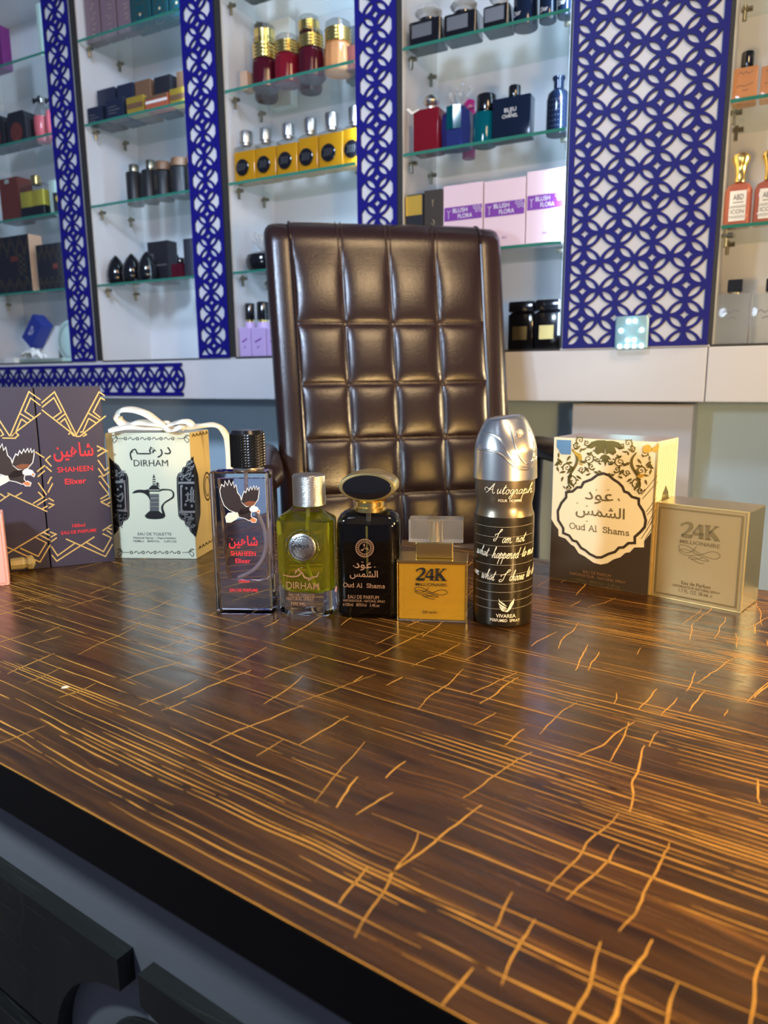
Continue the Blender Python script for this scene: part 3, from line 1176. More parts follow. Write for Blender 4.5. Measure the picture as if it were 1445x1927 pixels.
# coffee pot
I.poly([(568, 872), (582, 828), (596, 872)])
for y in (890, 915, 940):
    I.poly([(567, y - 8), (600, y - 8), (600, y + 4), (567, y + 4)])
I.poly([(520, 1000), (545, 965), (570, 950), (600, 950), (625, 965), (652, 1000)])
I.poly([(605, 930), (622, 918), (645, 940), (625, 945), (650, 968), (615, 960)])
I.poly(smooth([(345, 1042), (375, 1012), (430, 1000), (480, 1004), (525, 1000), (535, 1065), (540, 1120), (520, 1080), (480, 1045), (420, 1032)], 4, True))
I.poly([(522, 1008), (650, 1008), (646, 1022), (524, 1022)])
I.poly([(526, 1240), (642, 1240), (710, 1288), (690, 1312), (650, 1322), (590, 1326), (530, 1322), (498, 1312), (480, 1288)])
for y in (1052, 1100, 1146, 1192, 1236):
    I.rib([(536, y), (638, y)], 7)
I.rib([(640, 1020), (665, 1003), (720, 1000), (775, 1010), (797, 1045), (790, 1085), (745, 1115), (695, 1150), (672, 1195), (685, 1250), (700, 1288)], [8, 18, 14, 14, 18, 18, 16, 14, 20, 26, 16], sm=4)
I.build('coffee_pot_print', M['ink'], t)
# corner ornaments and scrolls
for y, s_ in ((440, 1), (1690, 1)):
    I = Art(fD, kD)
    for x, dr in ((165, 1), (930, -1)):
        if y > 1000:
            x += 55
        I.rib([(x - 40 * dr, y - 30), (x - 10 * dr, y - 40), (x + 15 * dr, y), (x - 20 * dr, y + 45), (x - 35 * dr, y + 10), (x + 5 * dr, y - 15)], 6, sm=3)
        I.rib([(x - 35 * dr, y - 35), (x + 30 * dr, y), (x + 90 * dr, y)], 5)
    x0_ = 270 if y < 1000 else 335
    for q in range(5):
        I.ring(x0_ + q * 130, y, 14, 7, 10)
        if q < 4:
            I.rib([(x0_ + 30 + q * 130, y + 8), (x0_ + 55 + q * 130, y - 14), (x0_ + 80 + q * 130, y + 12), (x0_ + 105 + q * 130, y - 6)], 6, sm=3)
    I.build('border_print', M['ink'], t)
I = Art(fD, kD)
for y in (1075, 1122, 1168, 1214):
    I.poly([(538, y - 16), (638, y - 16), (638, y + 16), (538, y + 16)])
I.build('pot_stripes', M['inkgrey'], t, .00025)
I = Art(fD, kD)
I.text('EAU DE TOILETTE', (405, 1502), (775, 1504), 30, .006)
I.text('Natural Spray - Vaporisateur', (358, 1541), (828, 1541), 22, .008)
I.text('100ML\u212e   80%VOL    3.4FLOZ', (355, 1578), (832, 1578), 22, .006)
I.build('grey_lettering', M['inkgrey'], t, .00025)
# ornate black half-arches on both edges
B_ = Art(fD, kD)
LA = [(89, 640), (118, 672), (150, 700), (192, 730), (215, 770), (240, 802), (282, 822), (300, 872), (306, 1000), (312, 1150), (314, 1290), (292, 1330), (250, 1342), (238, 1390),
      (200, 1412), (188, 1450), (160, 1478), (147, 1500)]
RA = [(1018, 632), (985, 672), (945, 702), (932, 742), (898, 757), (888, 800), (850, 822), (832, 870), (834, 1000), (842, 1150), (852, 1290), (880, 1330), (916, 1345), (930, 1390),
      (968, 1420), (980, 1460), (1010, 1490), (1044, 1528)]
B_.poly([(max(x, 0), y) for x, y in LA] + [(140, 1480), (95, 700)])
B_.build('arch_print', M['blackmetal'], t, .0003)
B_ = Art(fD, kD)
B_.poly(RA)
B_.build('arch_print', M['blackmetal'], t, .0003)
S_ = Art(fD, kD)
for pl in (LA, RA):
    sg = 1 if pl is RA else -1
    S_.rib([(x + sg * 14, y) for x, y in pl[2:-2]], 5)
S_.rib([(240, 925), (262, 925), (275, 1215), (255, 1215)], 16)
S_.rib([(155, 915), (270, 915)], 26)
S_.rib([(165, 1225), (290, 1235)], 20)
S_.rib([(900, 960), (880, 960), (885, 1230), (905, 1230)], 18)
S_.rib([(855, 925), (1025, 925)], 22)
S_.rib([(865, 1245), (1035, 1245)], 22)
rnd = random.Random(3)
for x0_, x1_, y0_, y1_, n_ in ((130, 265, 790, 890, 26), (150, 280, 1260, 1330, 22), (865, 1010, 815, 900, 30), (885, 1025, 1270, 1340, 30), (945, 1005, 690, 800, 16), (165, 225, 1340, 1420, 12), (935, 1020, 1350, 1420, 16)):
    for q in range(n_):
        x, y = rnd.uniform(x0_, x1_), rnd.uniform(y0_, y1_)
        S_.rib([(x, y), (x + rnd.uniform(-18, 18), y + rnd.uniform(-16, 16)), (x + rnd.uniform(-22, 22), y + rnd.uniform(-20, 20))], 7, sm=2)
for x, y in ((185, 1000), (220, 965), (185, 1180), (215, 1180), (940, 985), (1000, 985), (930, 1165), (1000, 1180)):
    S_.disc(x, y, 12, 16)
for pl in ([(150, 1050), (190, 1075), (235, 1040), (240, 1090), (215, 1130), (170, 1100)], [(930, 1060), (960, 1050), (1025, 1060)], [(930, 1130), (990, 1110), (1030, 1135)],
           [(955, 1030), (955, 1130)], [(990, 1000), (990, 1140)], [(1015, 1000), (1015, 1140)]):
    S_.rib(pl, 15, sm=2)
mid_ = fD.w / 2
for sg in (-1, 1):
    Q_ = Art()
    ok_ = [f for f in S_.f if (S_.v[f[0]][0] - mid_) * sg > 0]
    Q_.v, Q_.f = [], []
    for f in ok_:
        k_ = len(Q_.v)
        Q_.v += [S_.v[i] for i in f]
        Q_.f.append(tuple(range(k_, k_ + len(f))))
    Q_.build('silver_print', M['silver'], t, .0005)
# same arch wraps on to the side; rosette and border there
sf = Art()
v0 = lambda y: hD * (1 - (y - 390) / (1765 - 390))
sf.poly([(.0007, v0(640)), (.009, v0(730)), (.016, v0(860)), (.018, v0(1150)), (.016, v0(1300)), (.008, v0(1420)), (.0007, v0(1520))], True)
sf.ring(.040, v0(1020), .010, .0016, raw=True, ry=.016)
sf.ring(.040, v0(1020), .0065, .0010, raw=True, ry=.011)
for yy in (430, 1660):
    for q in range(5):
        sf.rib([(.006 + q * .009, v0(yy) - .001), (.010 + q * .009, v0(yy) + .002), (.013 + q * .009, v0(yy) - .001)], .0012, raw=True)
sf.build('side_print', M['blackmetal'], t, .0003, lambda u, v, o: (fD.w + .0004 + o + u * .004 / dD, u, v))
# ribbon and bow
cx, cy = fD.w * .655, dD * .36


def strip(pts, wdt, name, par):
    """satin strip: pts (x, y, z, [twist direction vector])"""
    P = smooth(pts, 7)
    mb = MB()
    n_ = len(P)
    vs = []
    for i, p in enumerate(P):
        d = (P[min(i + 1, n_ - 1)] - P[max(i - 1, 0)]).normalized()
        side = d.cross(Vector((.15, -.55, .82))).normalized()
        w_ = wdt * (1 - .35 * math.exp(-((i / (n_ - 1) - (0 if i < n_ / 2 else 1)) / .08) ** 2))
        cup = Vector((0, 0, .0015 * math.sin(i * .5)))
        vs += [p + side * w_ / 2, p + cup, p - side * w_ / 2]
    mb.add(vs, [(3 * i + j, 3 * i + 3 + j, 3 * i + 4 + j, 3 * i + 1 + j) for i in range(n_ - 1) for j in (0, 1)], True)
    o_ = mb.build(name, M['ribbon'], par)
    so = o_.modifiers.new('solid', 'SOLIDIFY')
    so.thickness = .0004
    return o_


h0 = hD + .0006
mmx = fD.w / 154
bow = MB().loft([rr(.014 * e, .012 * e, .004, hD + z, cx, cy, 4) for z, e in ((.0002, .7), (.004, 1.), (.009, .95), (.012, .5))]).build('bow_knot', M['ribbon'], t)


def rp(X_, Y_, y):
    u, v = fD.uv(*kD(X_, Y_))
    return (u, y, max(v, hD + .0008) if u < fD.w + .003 else v)


ky = cy - .012
strip([rp(690, 310, ky), rp(590, 235, ky - .004), rp(490, 165, ky - .006), rp(340, 122, ky - .004), rp(205, 128, ky - .002), rp(155, 195, ky), rp(185, 268, ky + .002), rp(270, 290, ky), rp(400, 262, ky - .003), rp(560, 275, ky - .004), rp(690, 312, ky)], .0105, 'ribbon_loop', bow)
strip([rp(680, 312, ky), rp(760, 282, ky - .004), rp(860, 255, ky - .008), rp(960, 250, ky - .010), rp(1035, 300, ky - .010)], .0090, 'ribbon_tail', bow)
strip([rp(690, 318, ky - .002), rp(760, 345, ky - .010), rp(830, 335, ky - .014), rp(910, 300, ky - .012), rp(935, 345, ky - .010)], .0075, 'ribbon_tail', bow)
strip([rp(690, 330, ky), rp(520, 318, ky - .004), rp(330, 312, ky - .008), rp(200, 325, ky - .012), rp(120, 352, ky - .016)], .0085, 'ribbon_band', bow)
strip([rp(700, 332, ky + .004), rp(880, 326, ky + .012), rp(1010, 316, ky + .020), rp(1120, 306, dD * .62), rp(1190, 335, dD * .7), rp(1245, 410, dD * .75), rp(1275, 520, dD * .8), rp(1285, 760, dD * .85), rp(1275, 1100, dD * .88), rp(1240, 1500, dD * .9)], .0085, 'ribbon_band', bow)


# ---- bottles
def knurled(cx, cy, r, z0, z1, n, rows, amp):
    """cap with a relief of small diamonds"""
    mb = MB()
    rings = []
    for i in range(rows + 1):
        z = z0 + (z1 - z0) * i / rows
        rings.append([(cx + (r - (amp if (i + j) % 2 else 0)) * math.cos(2 * math.pi * (j + .5 * (i % 2)) / n),
                       cy + (r - (amp if (i + j) % 2 else 0)) * math.sin(2 * math.pi * (j + .5 * (i % 2)) / n), z) for j in range(n)])
    return mb.loft(rings, True, True, False)


kB = crop(380, 790, .20753)
fB = Face.px2(406, 1156, 513.5, 1157.5)
dB = max(.018, fB.loc(onz(525, 1143))[1])
hB = fB.uv(450, 888)[1]
t = setup('perfume_bottle', 'tall clear perfume bottle with eagle print and black knurled cap', 'perfume bottle', fB)
cx, cy, w, d = fB.w / 2, dB / 2, fB.w, dB
MB().loft([rr(w - 2 * e, d - 2 * e, .0022, z, cx, cy, 3) for z, e in ((0, .0012), (.0012, 0), (hB - .0015, 0), (hB, .0015))]).build('glass_body', M['glass'], t)
pz = lambda y: fB.uv(*kB(360, y))[1]
ua = lambda x, y: fB.uv(*kB(x, y))[0]
zt = pz(528)
rings = []
for y, xl, xr in ((1472, 300, 520), (1462, 240, 570), (1435, 212, 592), (1380, 198, 600), (1100, 172, 604), (800, 146, 606), (540, 122, 608)):
    a, b = ua(xl, y), ua(xr, y)
    rings.append(rr(b - a, d - .012, .004, pz(y), (a + b) / 2, cy, 3))
MB().loft(rings).build('liquid', M['lilac'], t)
tz = lambda x, y: (ua(x, y), cy, pz(y))
MB().tube(smooth([tz(378, 490), tz(378, 570), tz(385, 650), tz(430, 760), tz(488, 880), tz(540, 1000), tz(560, 1130), tz(535, 1260), tz(470, 1360), tz(390, 1415), tz(312, 1452)], 5), .0018, 8).build('dip_tube', M['tube'], t)
ccx = ua(386, 300)
rc = (fB.uv(*kB(545, 300))[0] - fB.uv(*kB(228, 300))[0]) / 2
MB().lathe([(rc * .86, hB), (rc * .9, hB + .001), (rc * .9, hB + .003), (rc * .8, hB + .004)], ccx, cy, 36).build('collar', M['chrome'], t)
zc0, zc1 = hB + .0035, pz(100)
cp = knurled(ccx, cy, rc, zc0, zc1 - .003, 72, 24, .0006).build('cap', M['blackmetal'], t)
MB().lathe([(rc - .0006, zc1 - .003), (rc - .0025, zc1), (rc * .3, zc1)], ccx, cy, 36, False, True).build('cap_top', M['blackmetal'], cp)
A_ = Art(fB, kB)
A_.text(AR['shaheen'], (247, 1172), (508, 1165), 118, .012, True)
A_.text('SHAHEEN', (262, 1232), (490, 1232), 40, .012)
A_.text('Elixer', (305, 1298), (442, 1298), 40, .014)
A_.text('100ml', (335, 1476), (430, 1476), 26, .02)
A_.text('EAU DE PARFUME', (254, 1556), (508, 1558), 26, .02)
A_.build('lettering', M['red'], t, .0003)
eagle(t, fB, kB, off=.0002)

# ---- yellow-green bottle with medallion
fG = Face.px2(520, 1157, 618, 1162)
kG = kB
dG = max(.028, fG.loc(onz(632, 1146))[1])
t = setup('perfume_bottle', 'clear bottle of yellow-green perfume with silver cap and round medallion', 'perfume bottle', fG)
pz = lambda y: fG.uv(*kG(900, y))[1]
ua = lambda x, y=1300: fG.uv(*kG(x, y))[0]
hG = pz(890)
a, b = ua(668), ua(1165)
w, cx, d = b - a, (a + b) / 2, dG
cy = d / 2
zs = pz(800)
MB().loft([rr((w - 2 * e) * q, (d - 2 * e) * q2, .0075, z, cx, cy, 5) for z, e, q, q2 in
           ((0, .0020, 1, 1), (.002, .0004, 1, 1), (pz(1500), 0, 1, 1), (pz(980), 0, 1.02, 1.02), (pz(915), .0004, 1.02, 1.02), (pz(885), .0030, 1., 1.), (pz(850), .0075, .96, .96), (zs, .0125, .92, .92), (zs + .001, .015, .9, .9))]).build('glass_body', M['glass'], t)
MB().loft([rr(w * q, d * q2, .005, pz(y), cx, cy, 4) for y, q, q2 in ((1580, .62, .5), (1560, .78, .66), (1520, .84, .70), (1300, .88, .74), (1000, .92, .78), (935, .92, .78))]).build('liquid', M['green'], t)
MB().tube(smooth([(ua(935), cy, pz(830)), (ua(937), cy, pz(1000)), (ua(925), cy - .002, pz(1200)), (ua(930), cy - .003, pz(1320)), (ua(975), cy - .003, pz(1460)), (ua(1030), cy - .002, pz(1560))], 5), .0017, 8).build('dip_tube', M['tubeg'], t)
ccx, rc = ua(947), (ua(1092) - ua(803)) / 2
cz0, cz1 = zs + .0008, pz(512)
cp = knurled(ccx, cy, rc, cz0, cz1 - .001, 110, 44, .00022).build('cap', M['silver'], t)
MB().lathe([(rc - .0002, cz1 - .001), (rc - .0012, cz1), (rc * .3, cz1)], ccx, cy, 40, False, True).build('cap_top', M['silver'], cp)
mx, mz, mr = ua(918), pz(1152), (ua(1040) - ua(795)) / 2
md = MB()
md.loft([[(mx + mr * e * math.cos(2 * math.pi * j / 40), y, mz + mr * e * math.sin(2 * math.pi * j / 40)) for j in range(40)] for y, e in ((-.0004, 1.), (-.0022, 1.), (-.0026, .95))])
mo = md.build('medallion', M['silver'], t)
rg = MB()
rg.tube([(mx + mr * 1.2 * math.cos(2 * math.pi * j / 40), -.0002, mz + mr * 1.2 * math.sin(2 * math.pi * j / 40)) for j in range(41)], .0009, 6, False)
rg.build('raised_ring', M['glass'], t)
A_ = Art(fG, kG)
A_.text(AR['dirhams'], (838, 1185), (975, 1172), 62, 0, True)
for ang in range(0, 360, 12):
    r_ = 98
    ca, sa = math.cos(math.radians(ang)), math.sin(math.radians(ang))
    A_.rib([(918 + r_ * ca - 6 * sa, 1152 + r_ * sa + 6 * ca), (918 + (r_ + rnd.uniform(-9, 9)) * ca, 1152 + (r_ + 6) * sa), (918 + r_ * ca + 6 * sa, 1152 + r_ * sa - 6 * ca)], 5)
A_.build('medallion_print', M['ink'], mo, .0030)
A_ = Art(fG, kG)
A_.text('DIRHAM', (768, 1535), (1062, 1535), 62, .002)
A_.text('EAU DE TOILETTE', (790, 1600), (1020, 1600), 22, .006)
A_.text('NATURAL SPRAY', (766, 1638), (1016, 1638), 28, .006)
A_.text('100 ML', (812, 1680), (945, 1680), 28, .004)
A_.rib([(735, 1405), (800, 1420), (870, 1415), (905, 1385), (930, 1425), (980, 1440), (1010, 1425), (1040, 1420), (1062, 1380)], [6, 12, 14, 12, 16, 14, 12, 14, 6], sm=4)
A_.rib([(845, 1395), (870, 1360), (905, 1385)], 10, sm=3)
A_.rib([(960, 1460), (985, 1445), (1000, 1420)], 9, sm=3)
for x, y in ((850, 1370), (880, 1350), (905, 1340)):
    A_.disc(x, y, 7)
A_.build('lettering', M['bronze'], t, .0003)

# ---- dark bottle with oval gold cap
kO = crop(620, 870, .19377)
fO = Face.px2(632, 1163, 748, 1167)
t = setup('perfume_bottle', 'dark brown perfume bottle with oval black and gold cap', 'perfume bottle', fO)
dO = .030
pz = lambda y: fO.uv(*kO(370, y))[1]
ua = lambda x, y=1100: fO.uv(*kO(x, y))[0]
a, b = ua(62), ua(676)
w, cx, cy = b - a, (a + b) / 2, dO / 2
MB().loft([rr(w - 2 * e, dO - 2 * e, .009, z, cx, cy, 6) for z, e in ((0, .0035), (.0010, .0012), (.003, 0), (pz(640), 0), (pz(580), .0006), (pz(530), .0028), (pz(500), .0060), (pz(485), .0095))]).build('glass_body', M['smoke'], t)
MB().loft([rr(w - .0042 - 2 * e, dO - .0042 - 2 * e, .008, z, cx, cy, 6) for z, e in ((.0016, .003), (.0045, 0), (pz(612), 0))]).build('liquid', M['darkliq'], t)
tcx = ua(366)
MB().tube([(tcx, cy, pz(500)), (tcx, cy, pz(618))], .0021, 10).build('pump_stem', M['tube'], t)
tp = MB().tube([(tcx - .0002, -.0001 + .0024, pz(625)), (tcx, .0022, pz(1090))], .0010, 8).build('dip_tube', M['tubeg'], t)
ncx = ua(377)
MB().lathe([((ua(532) - ua(218)) / 2, pz(497)), ((ua(532) - ua(218)) / 2, pz(455)), ((ua(515) - ua(240)) / 2, pz(448)), ((ua(515) - ua(240)) / 2, pz(405)), ((ua(540) - ua(215)) / 2, pz(385))], ncx, cy, 40).build('neck_ring', M['gold'], t)
rx, rz = (ua(640) - ua(95)) / 2, (pz(150) - pz(395)) / 2 * 1.14
ocx, ocz = ua(367), (pz(150) + pz(395)) / 2 + .0018
N_ = 48
oval = lambda e, y: [(ocx + rx * e * math.cos(2 * math.pi * j / N_), y, ocz + rz * e * math.sin(2 * math.pi * j / N_)) for j in range(N_)]
cap = MB().loft([oval(.90, cy - .0118), oval(.97, cy - .0115), oval(1., cy - .0095), oval(1.03, cy - .004), oval(1.04, cy + .008), oval(1.0, cy + .018), oval(.90, cy + .022)]).build('cap', M['goldcap'], t)
tag(MB().loft([oval(.86, cy - .0119), oval(.83, cy - .0126), oval(.6, cy - .0132), oval(.25, cy - .0134)]).build('cap_inset', M['black'], cap), 'black oval inset')
beads = MB()
for j in range(60):
    a_ = 2 * math.pi * j / 60
    p = Vector((ocx + rx * .93 * math.cos(a_), cy - .0118, ocz + rz * .93 * math.sin(a_)))
    beads.box(p.x - .0003, p.x + .0003, p.y - .0004, p.y + .0002, p.z - .0003, p.z + .0003)
beads.build('beaded_rim', M['gold'], cap)

SLAB = {  # strokes in a unit box, baseline 0, x-height .66, capital 1
    'O': (.95, [[(.45 + .42 * math.cos(a * .2618), .5 + .5 * math.sin(a * .2618)) for a in range(25)]]),
    'u': (.80, [[(.02, .64), (.15, .64), (.15, .2), (.22, .03), (.38, 0), (.52, .06), (.62, .2)], [(.50, .64), (.62, .64), (.62, 0), (.75, 0)]]),
    'd': (.80, [[(.60, .52), (.48, .64), (.32, .66), (.14, .55), (.08, .33), (.14, .1), (.32, 0), (.48, .03), (.60, .16)], [(.48, 1.), (.60, 1.), (.60, 0), (.74, 0)]]),
    'A': (1.0, [[(.12, 0), (.48, 1.), (.84, 0)], [(.25, .35), (.72, .35)], [(0, 0), (.26, 0)], [(.68, 0), (.98, 0)]]),
    'l': (.40, [[(.05, 1.), (.18, 1.), (.18, 0)], [(.02, 0), (.36, 0)]]),
    'S': (.78, [[(.66, .74), (.66, .98)], [(.66, .78), (.56, .94), (.38, 1.), (.18, .95), (.10, .78), (.18, .62), (.40, .52), (.60, .42), (.68, .25), (.60, .08), (.38, 0), (.18, .05), (.08, .22)], [(.08, 0), (.08, .25)]]),
    'h': (.84, [[(.02, 1.), (.16, 1.), (.16, 0)], [(.16, .46), (.30, .62), (.44, .66), (.58, .58), (.62, .42), (.62, 0)], [(.03, 0), (.30, 0)], [(.49, 0), (.76, 0)]]),
    'a': (.76, [[(.10, .52), (.20, .63), (.38, .66), (.52, .58), (.54, .44), (.54, .08), (.66, 0), (.72, .03)], [(.54, .40), (.30, .36), (.12, .28), (.08, .14), (.18, .01), (.36, .01), (.54, .16)]]),
    'm': (1.24, [[(.02, .64), (.15, .64), (.15, 0)], [(.15, .46), (.28, .62), (.42, .66), (.54, .56), (.56, .42), (.56, 0)], [(.56, .46), (.70, .62), (.84, .66), (.96, .56), (.98, .42), (.98, 0)], [(.03, 0), (.28, 0)], [(.46, 0), (.68, 0)], [(.87, 0), (1.12, 0)]]),
    's': (.66, [[(.50, .50), (.50, .66)], [(.50, .54), (.38, .65), (.22, .65), (.12, .54), (.18, .42), (.36, .34), (.52, .26), (.54, .12), (.42, .01), (.22, .01), (.10, .12)], [(.10, 0), (.10, .18)]]),
    ' ': (.45, [])}


def slab(art, s, l, r, h, w):
    tot = sum(SLAB[c][0] for c in s)
    x = 0.
    for c in s:
        for st_ in SLAB[c][1]:
            pts = []
            for px_, py_ in st_:
                tt = (x + px_) / tot
                pts.append((l[0] + (r[0] - l[0]) * tt, l[1] + (r[1] - l[1]) * tt - py_ * h))
            art.rib(pts, w, sm=3 if len(pts) > 4 and len(pts) < 20 else 0)
        x += SLAB[c][0]


A_ = Art(fO, kO)
A_.text(AR['oud'], (243, 1048), (410, 1052), 72, .012, True)
A_.text(AR['shams'], (198, 1138), (470, 1130), 86, .012, True)
for x, y in ((320, 968), (390, 975), (440, 1015), (235, 1005)):
    A_.rib([(x - 8, y - 5), (x, y + 4), (x + 8, y - 3)], 5)
slab(A_, 'Oud Al  Shams', (135, 1208), (540, 1222), 38, 6)
A_.text('EAU DE PARFUM', (180, 1322), (480, 1328), 34)
A_.text('VAPORISATEUR - NATURAL SPRAY', (130, 1352), (540, 1362), 22)
A_.text('\u212e100ml   80%Vol   3.4fl.oz', (130, 1395), (485, 1402), 30)
A_.ring(342, 832, 86, 7)
A_.ring(342, 832, 58, 5)
for q in range(24):
    a_ = q * math.pi / 12
    A_.rib([(342 + 66 * math.cos(a_), 832 + 66 * math.sin(a_)), (342 + 78 * math.cos(a_ + .12), 832 + 78 * math.sin(a_ + .12))], 6)
for q in range(9):
    a_ = q * 2.1
    A_.rib([(342 + 8 * q * .6 * math.cos(a_), 832 + 8 * q * .6 * math.sin(a_)), (342 + 45 * math.cos(a_ + .5), 832 + 40 * math.sin(a_ + .5))], 5)
A_.build('lettering', M['bronze'], t, .0003)

# ---- gold 24K bottle
GL24 = [  # thick-thin serif figures in a unit box (x right, y up)
    ([(.02, .74), (.03, .86), (.10, .97), (.17, 1.), (.24, .95), (.265, .80), (.24, .60), (.16, .36), (.02, .04)], [.05, .04, .04, .06, .085, .095, .085, .05, .04]),
    ([(.02, .04), (.14, .05), (.27, .04)], [.08, .10, .09]), ([(.27, .03), (.29, .20)], [.05, .02]),
    ([(.50, .99), (.32, .32)], [.04, .03]), ([(.31, .29), (.60, .29)], [.075, .075]), ([(.525, .99), (.525, .01)], [.085, .085]), ([(.47, .015), (.59, .015)], [.03, .03]),
    ([(.70, 1.), (.70, 0)], [.085, .085]), ([(.63, .985), (.78, .985)], [.035, .035]), ([(.63, .015), (.78, .015)], [.035, .035]),
    ([(.93, .97), (.73, .45)], [.035, .035]), ([(.87, .985), (.99, .985)], [.035, .035]), ([(.77, .58), (.95, .02)], [.10, .10]), ([(.87, .015), (1.02, .015)], [.035, .035])]


def fig24(art, tl, tr, bl, br):
    def q(u, v):
        a = (bl[0] + (br[0] - bl[0]) * u, bl[1] + (br[1] - bl[1]) * u)
        b = (tl[0] + (tr[0] - tl[0]) * u, tl[1] + (tr[1] - tl[1]) * u)
        return (a[0] + (b[0] - a[0]) * v, a[1] + (b[1] - a[1]) * v)
    W = math.hypot(br[0] - bl[0], br[1] - bl[1])
    for pts, ws in GL24:
        art.rib([q(*p) for p in pts], [w_ * W for w_ in ws], sm=4 if len(pts) > 3 else 0)


SWIRL = [[(.43, -.02), (.35, .28), (.22, .46), (.08, .40), (.0, .16), (.06, .0), (.22, .04), (.45, .36), (.70, .62), (.90, .66), (1., .45), (.93, .24), (.78, .22), (.60, .42), (.40, .58), (.18, .62), (.04, .48), (.02, .34), (.12, .26), (.30, .34), (.52, .58), (.68, .76), (.72, .86), (.58, .86), (.42, .74), (.30, .70), (.25, .76), (.32, .84), (.45, .80), (.58, .68)],
         [(.30, .84), (.40, .95), (.52, 1.05), (.62, 1.04)]]


def swirl(art, tl, tr, bl, w):
    for st_ in SWIRL:
        art.rib([(tl[0] + (tr[0] - tl[0]) * u + (bl[0] - tl[0]) * v, tl[1] + (tr[1] - tl[1]) * u + (bl[1] - tl[1]) * v) for u, v in st_], w, sm=4)


f24 = Face.px2(748, 1168, 878, 1172.5)
t = setup('perfume_bottle', 'square gold and amber perfume bottle with clear block cap', 'perfume bottle', f24)
pz = lambda y: f24.uv(*kO(1000, y))[1]
ua = lambda x, y=1300: f24.uv(*kO(x, y))[0]
a, b = ua(655), ua(1338)
w, d24 = b - a, .030
zt = pz(955)
MB().box(a + .0013, b - .0013, .0008, d24, .0015, zt - .0030).build('glass_body', M['amber'], t, .0008)
fr = MB()
fr.box(a, b, -.0004, d24 + .0004, zt - .0028, zt)
fr.box(b - .0014, b, -.0004, .0016, 0, zt - .0028)
fr.box(a, a + .0008, -.0004, .0012, 0, zt - .0028)
fr.box(a, b, d24 - .0006, d24 + .0004, 0, zt - .0028)
fr.build('gold_casing', M['gold'], t, .0003)
tag(MB().box(a, b, 0, d24, 0, .0013).build('foot_plate', M['crystal'], t, .0004), 'clear foot plate')
cy = d24 * .5
gx0, gx1 = ua(832), ua(1192)
cb = MB().box(gx0, gx1, cy - .008, cy + .008, zt + .0002, pz(803)).build('collar', M['gold'], t, .0006)
kx0, kx1 = ua(762), ua(1290)
zc0, zc1 = pz(803) + .0002, pz(572)
MB().box(kx0, kx1, cy - .0085, cy + .0085, zc0, zc1).build('block_cap', M['crystal'], t, .0010, 3)
mx = (ua(930) + ua(1112)) / 2
MB().lathe([(.0062, zc0 + .0006), (.0058, zc0 + .004), (.0058, zc1 - .004), (.0064, zc1 - .0018)], mx, cy, 24).build('cap_insert', M['gold'], t)
A_ = Art(f24, kO)
fig24(A_, (845, 1030), (1135, 1035), (840, 1140), (1130, 1150))
A_.text('MILLIONAIRE', (838, 1196), (1142, 1207), 30, .002)
swirl(A_, (830, 1212), (1145, 1216), (828, 1318), 5)
A_.text('50 ml\u212e', (905, 1466), (1048, 1472), 30)
A_.build('lettering', M['ink'], t, .0004)

# ---- black and chrome spray can
kC = crop(870, 770, .22310)
cc = onz(944, 1181)
CRAD = .0243
dv = Vector((cc.x, cc.y, 0)).normalized()
cc = Vector((cc.x, cc.y, 0)) + dv * CRAD * .92
cyaw = math.atan2(dv.y, dv.x) - math.pi / 2           # local -y looks back along the view
fC = Face(cc - dv * CRAD * 0, cyaw)
t = thing('spray_can', 'black and chrome body spray can with handwritten pale lettering', 'spray can', cc, cyaw)


def cz(y):
    return fC.uv(*kC(335, y))[1]


fCf = Face(cc - dv * CRAD, cyaw)
czf = lambda y: fCf.uv(*kC(335, y))[1]
ZC = czf(1250), czf(920), czf(860), czf(800), czf(720), czf(595)
cr = CRAD
can = MB().lathe([(cr - .003, 0), (cr - .0005, .0012), (cr, .003), (cr, ZC[1] - .003), (cr - .0002, ZC[1])], n=56, cap1=False).build('can_body', M['canblack'], t)
MB().lathe([(cr - .0002, ZC[1]), (cr - .0016, ZC[1] + .004), (cr - .0022, (ZC[2] + ZC[3]) / 2), (cr - .0012, ZC[3] + .003), (cr - .0004, ZC[4]), (cr - .0004, ZC[5])], n=56, cap0=False, cap1=False).build('upper_band', M['canband'], t)
z0, z1 = czf(595) - .001, cz(80)
hcap = z1 - z0
capm = MB()
rings = []
NC = 64
for i in range(29):
    q = i / 28
    if q < .44:
        base = (cr + .0013) * (1 - .03 * q / .44)
    else:
        e = (q - .44) / .56
        base = (cr + .0013) * .97 * (1 - .36 * e ** 1.8)
    ring = []
    for j in range(NC):
        a = 2 * math.pi * j / NC
        ca, sa = math.cos(a), math.sin(a)
        r_ = base
        z = z0 + hcap * q
        if q > .5:                                   # head leans: cut higher at the right, hollow nozzle face in front right
            fr_ = max(0., math.cos(a - math.radians(-62))) ** 3
            r_ -= .0042 * fr_ * (q - .5) / .5
        if 0 < i and q <= .46:
            pass
        ring.append((r_ * ca, r_ * sa, z))
    rings.append(ring)
for e, dz in ((.84, .0016), (.6, .0024), (.25, .0026)):
    rings.append([(p[0] * e, p[1] * e, z1 + dz + .0012 * (p[0] / cr)) for p in rings[28]])
rings.insert(1, [(p[0] * 1.0, p[1] * 1.0, p[2] + .0003) for p in rings[0]])
capo = capm.loft(rings).build('spray_cap', M['chrome'], t)


def caprad(a, z):
    q = max(0, min(1, (z - z0) / hcap))
    base = (cr + .0013) * (1 - .03 * q / .44) if q < .44 else (cr + .0013) * .97 * (1 - .36 * ((q - .44) / .56) ** 1.8)
    if q > .5:
        base -= .0042 * max(0., math.cos(a - math.radians(-62))) ** 3 * (q - .5) / .5
    return base


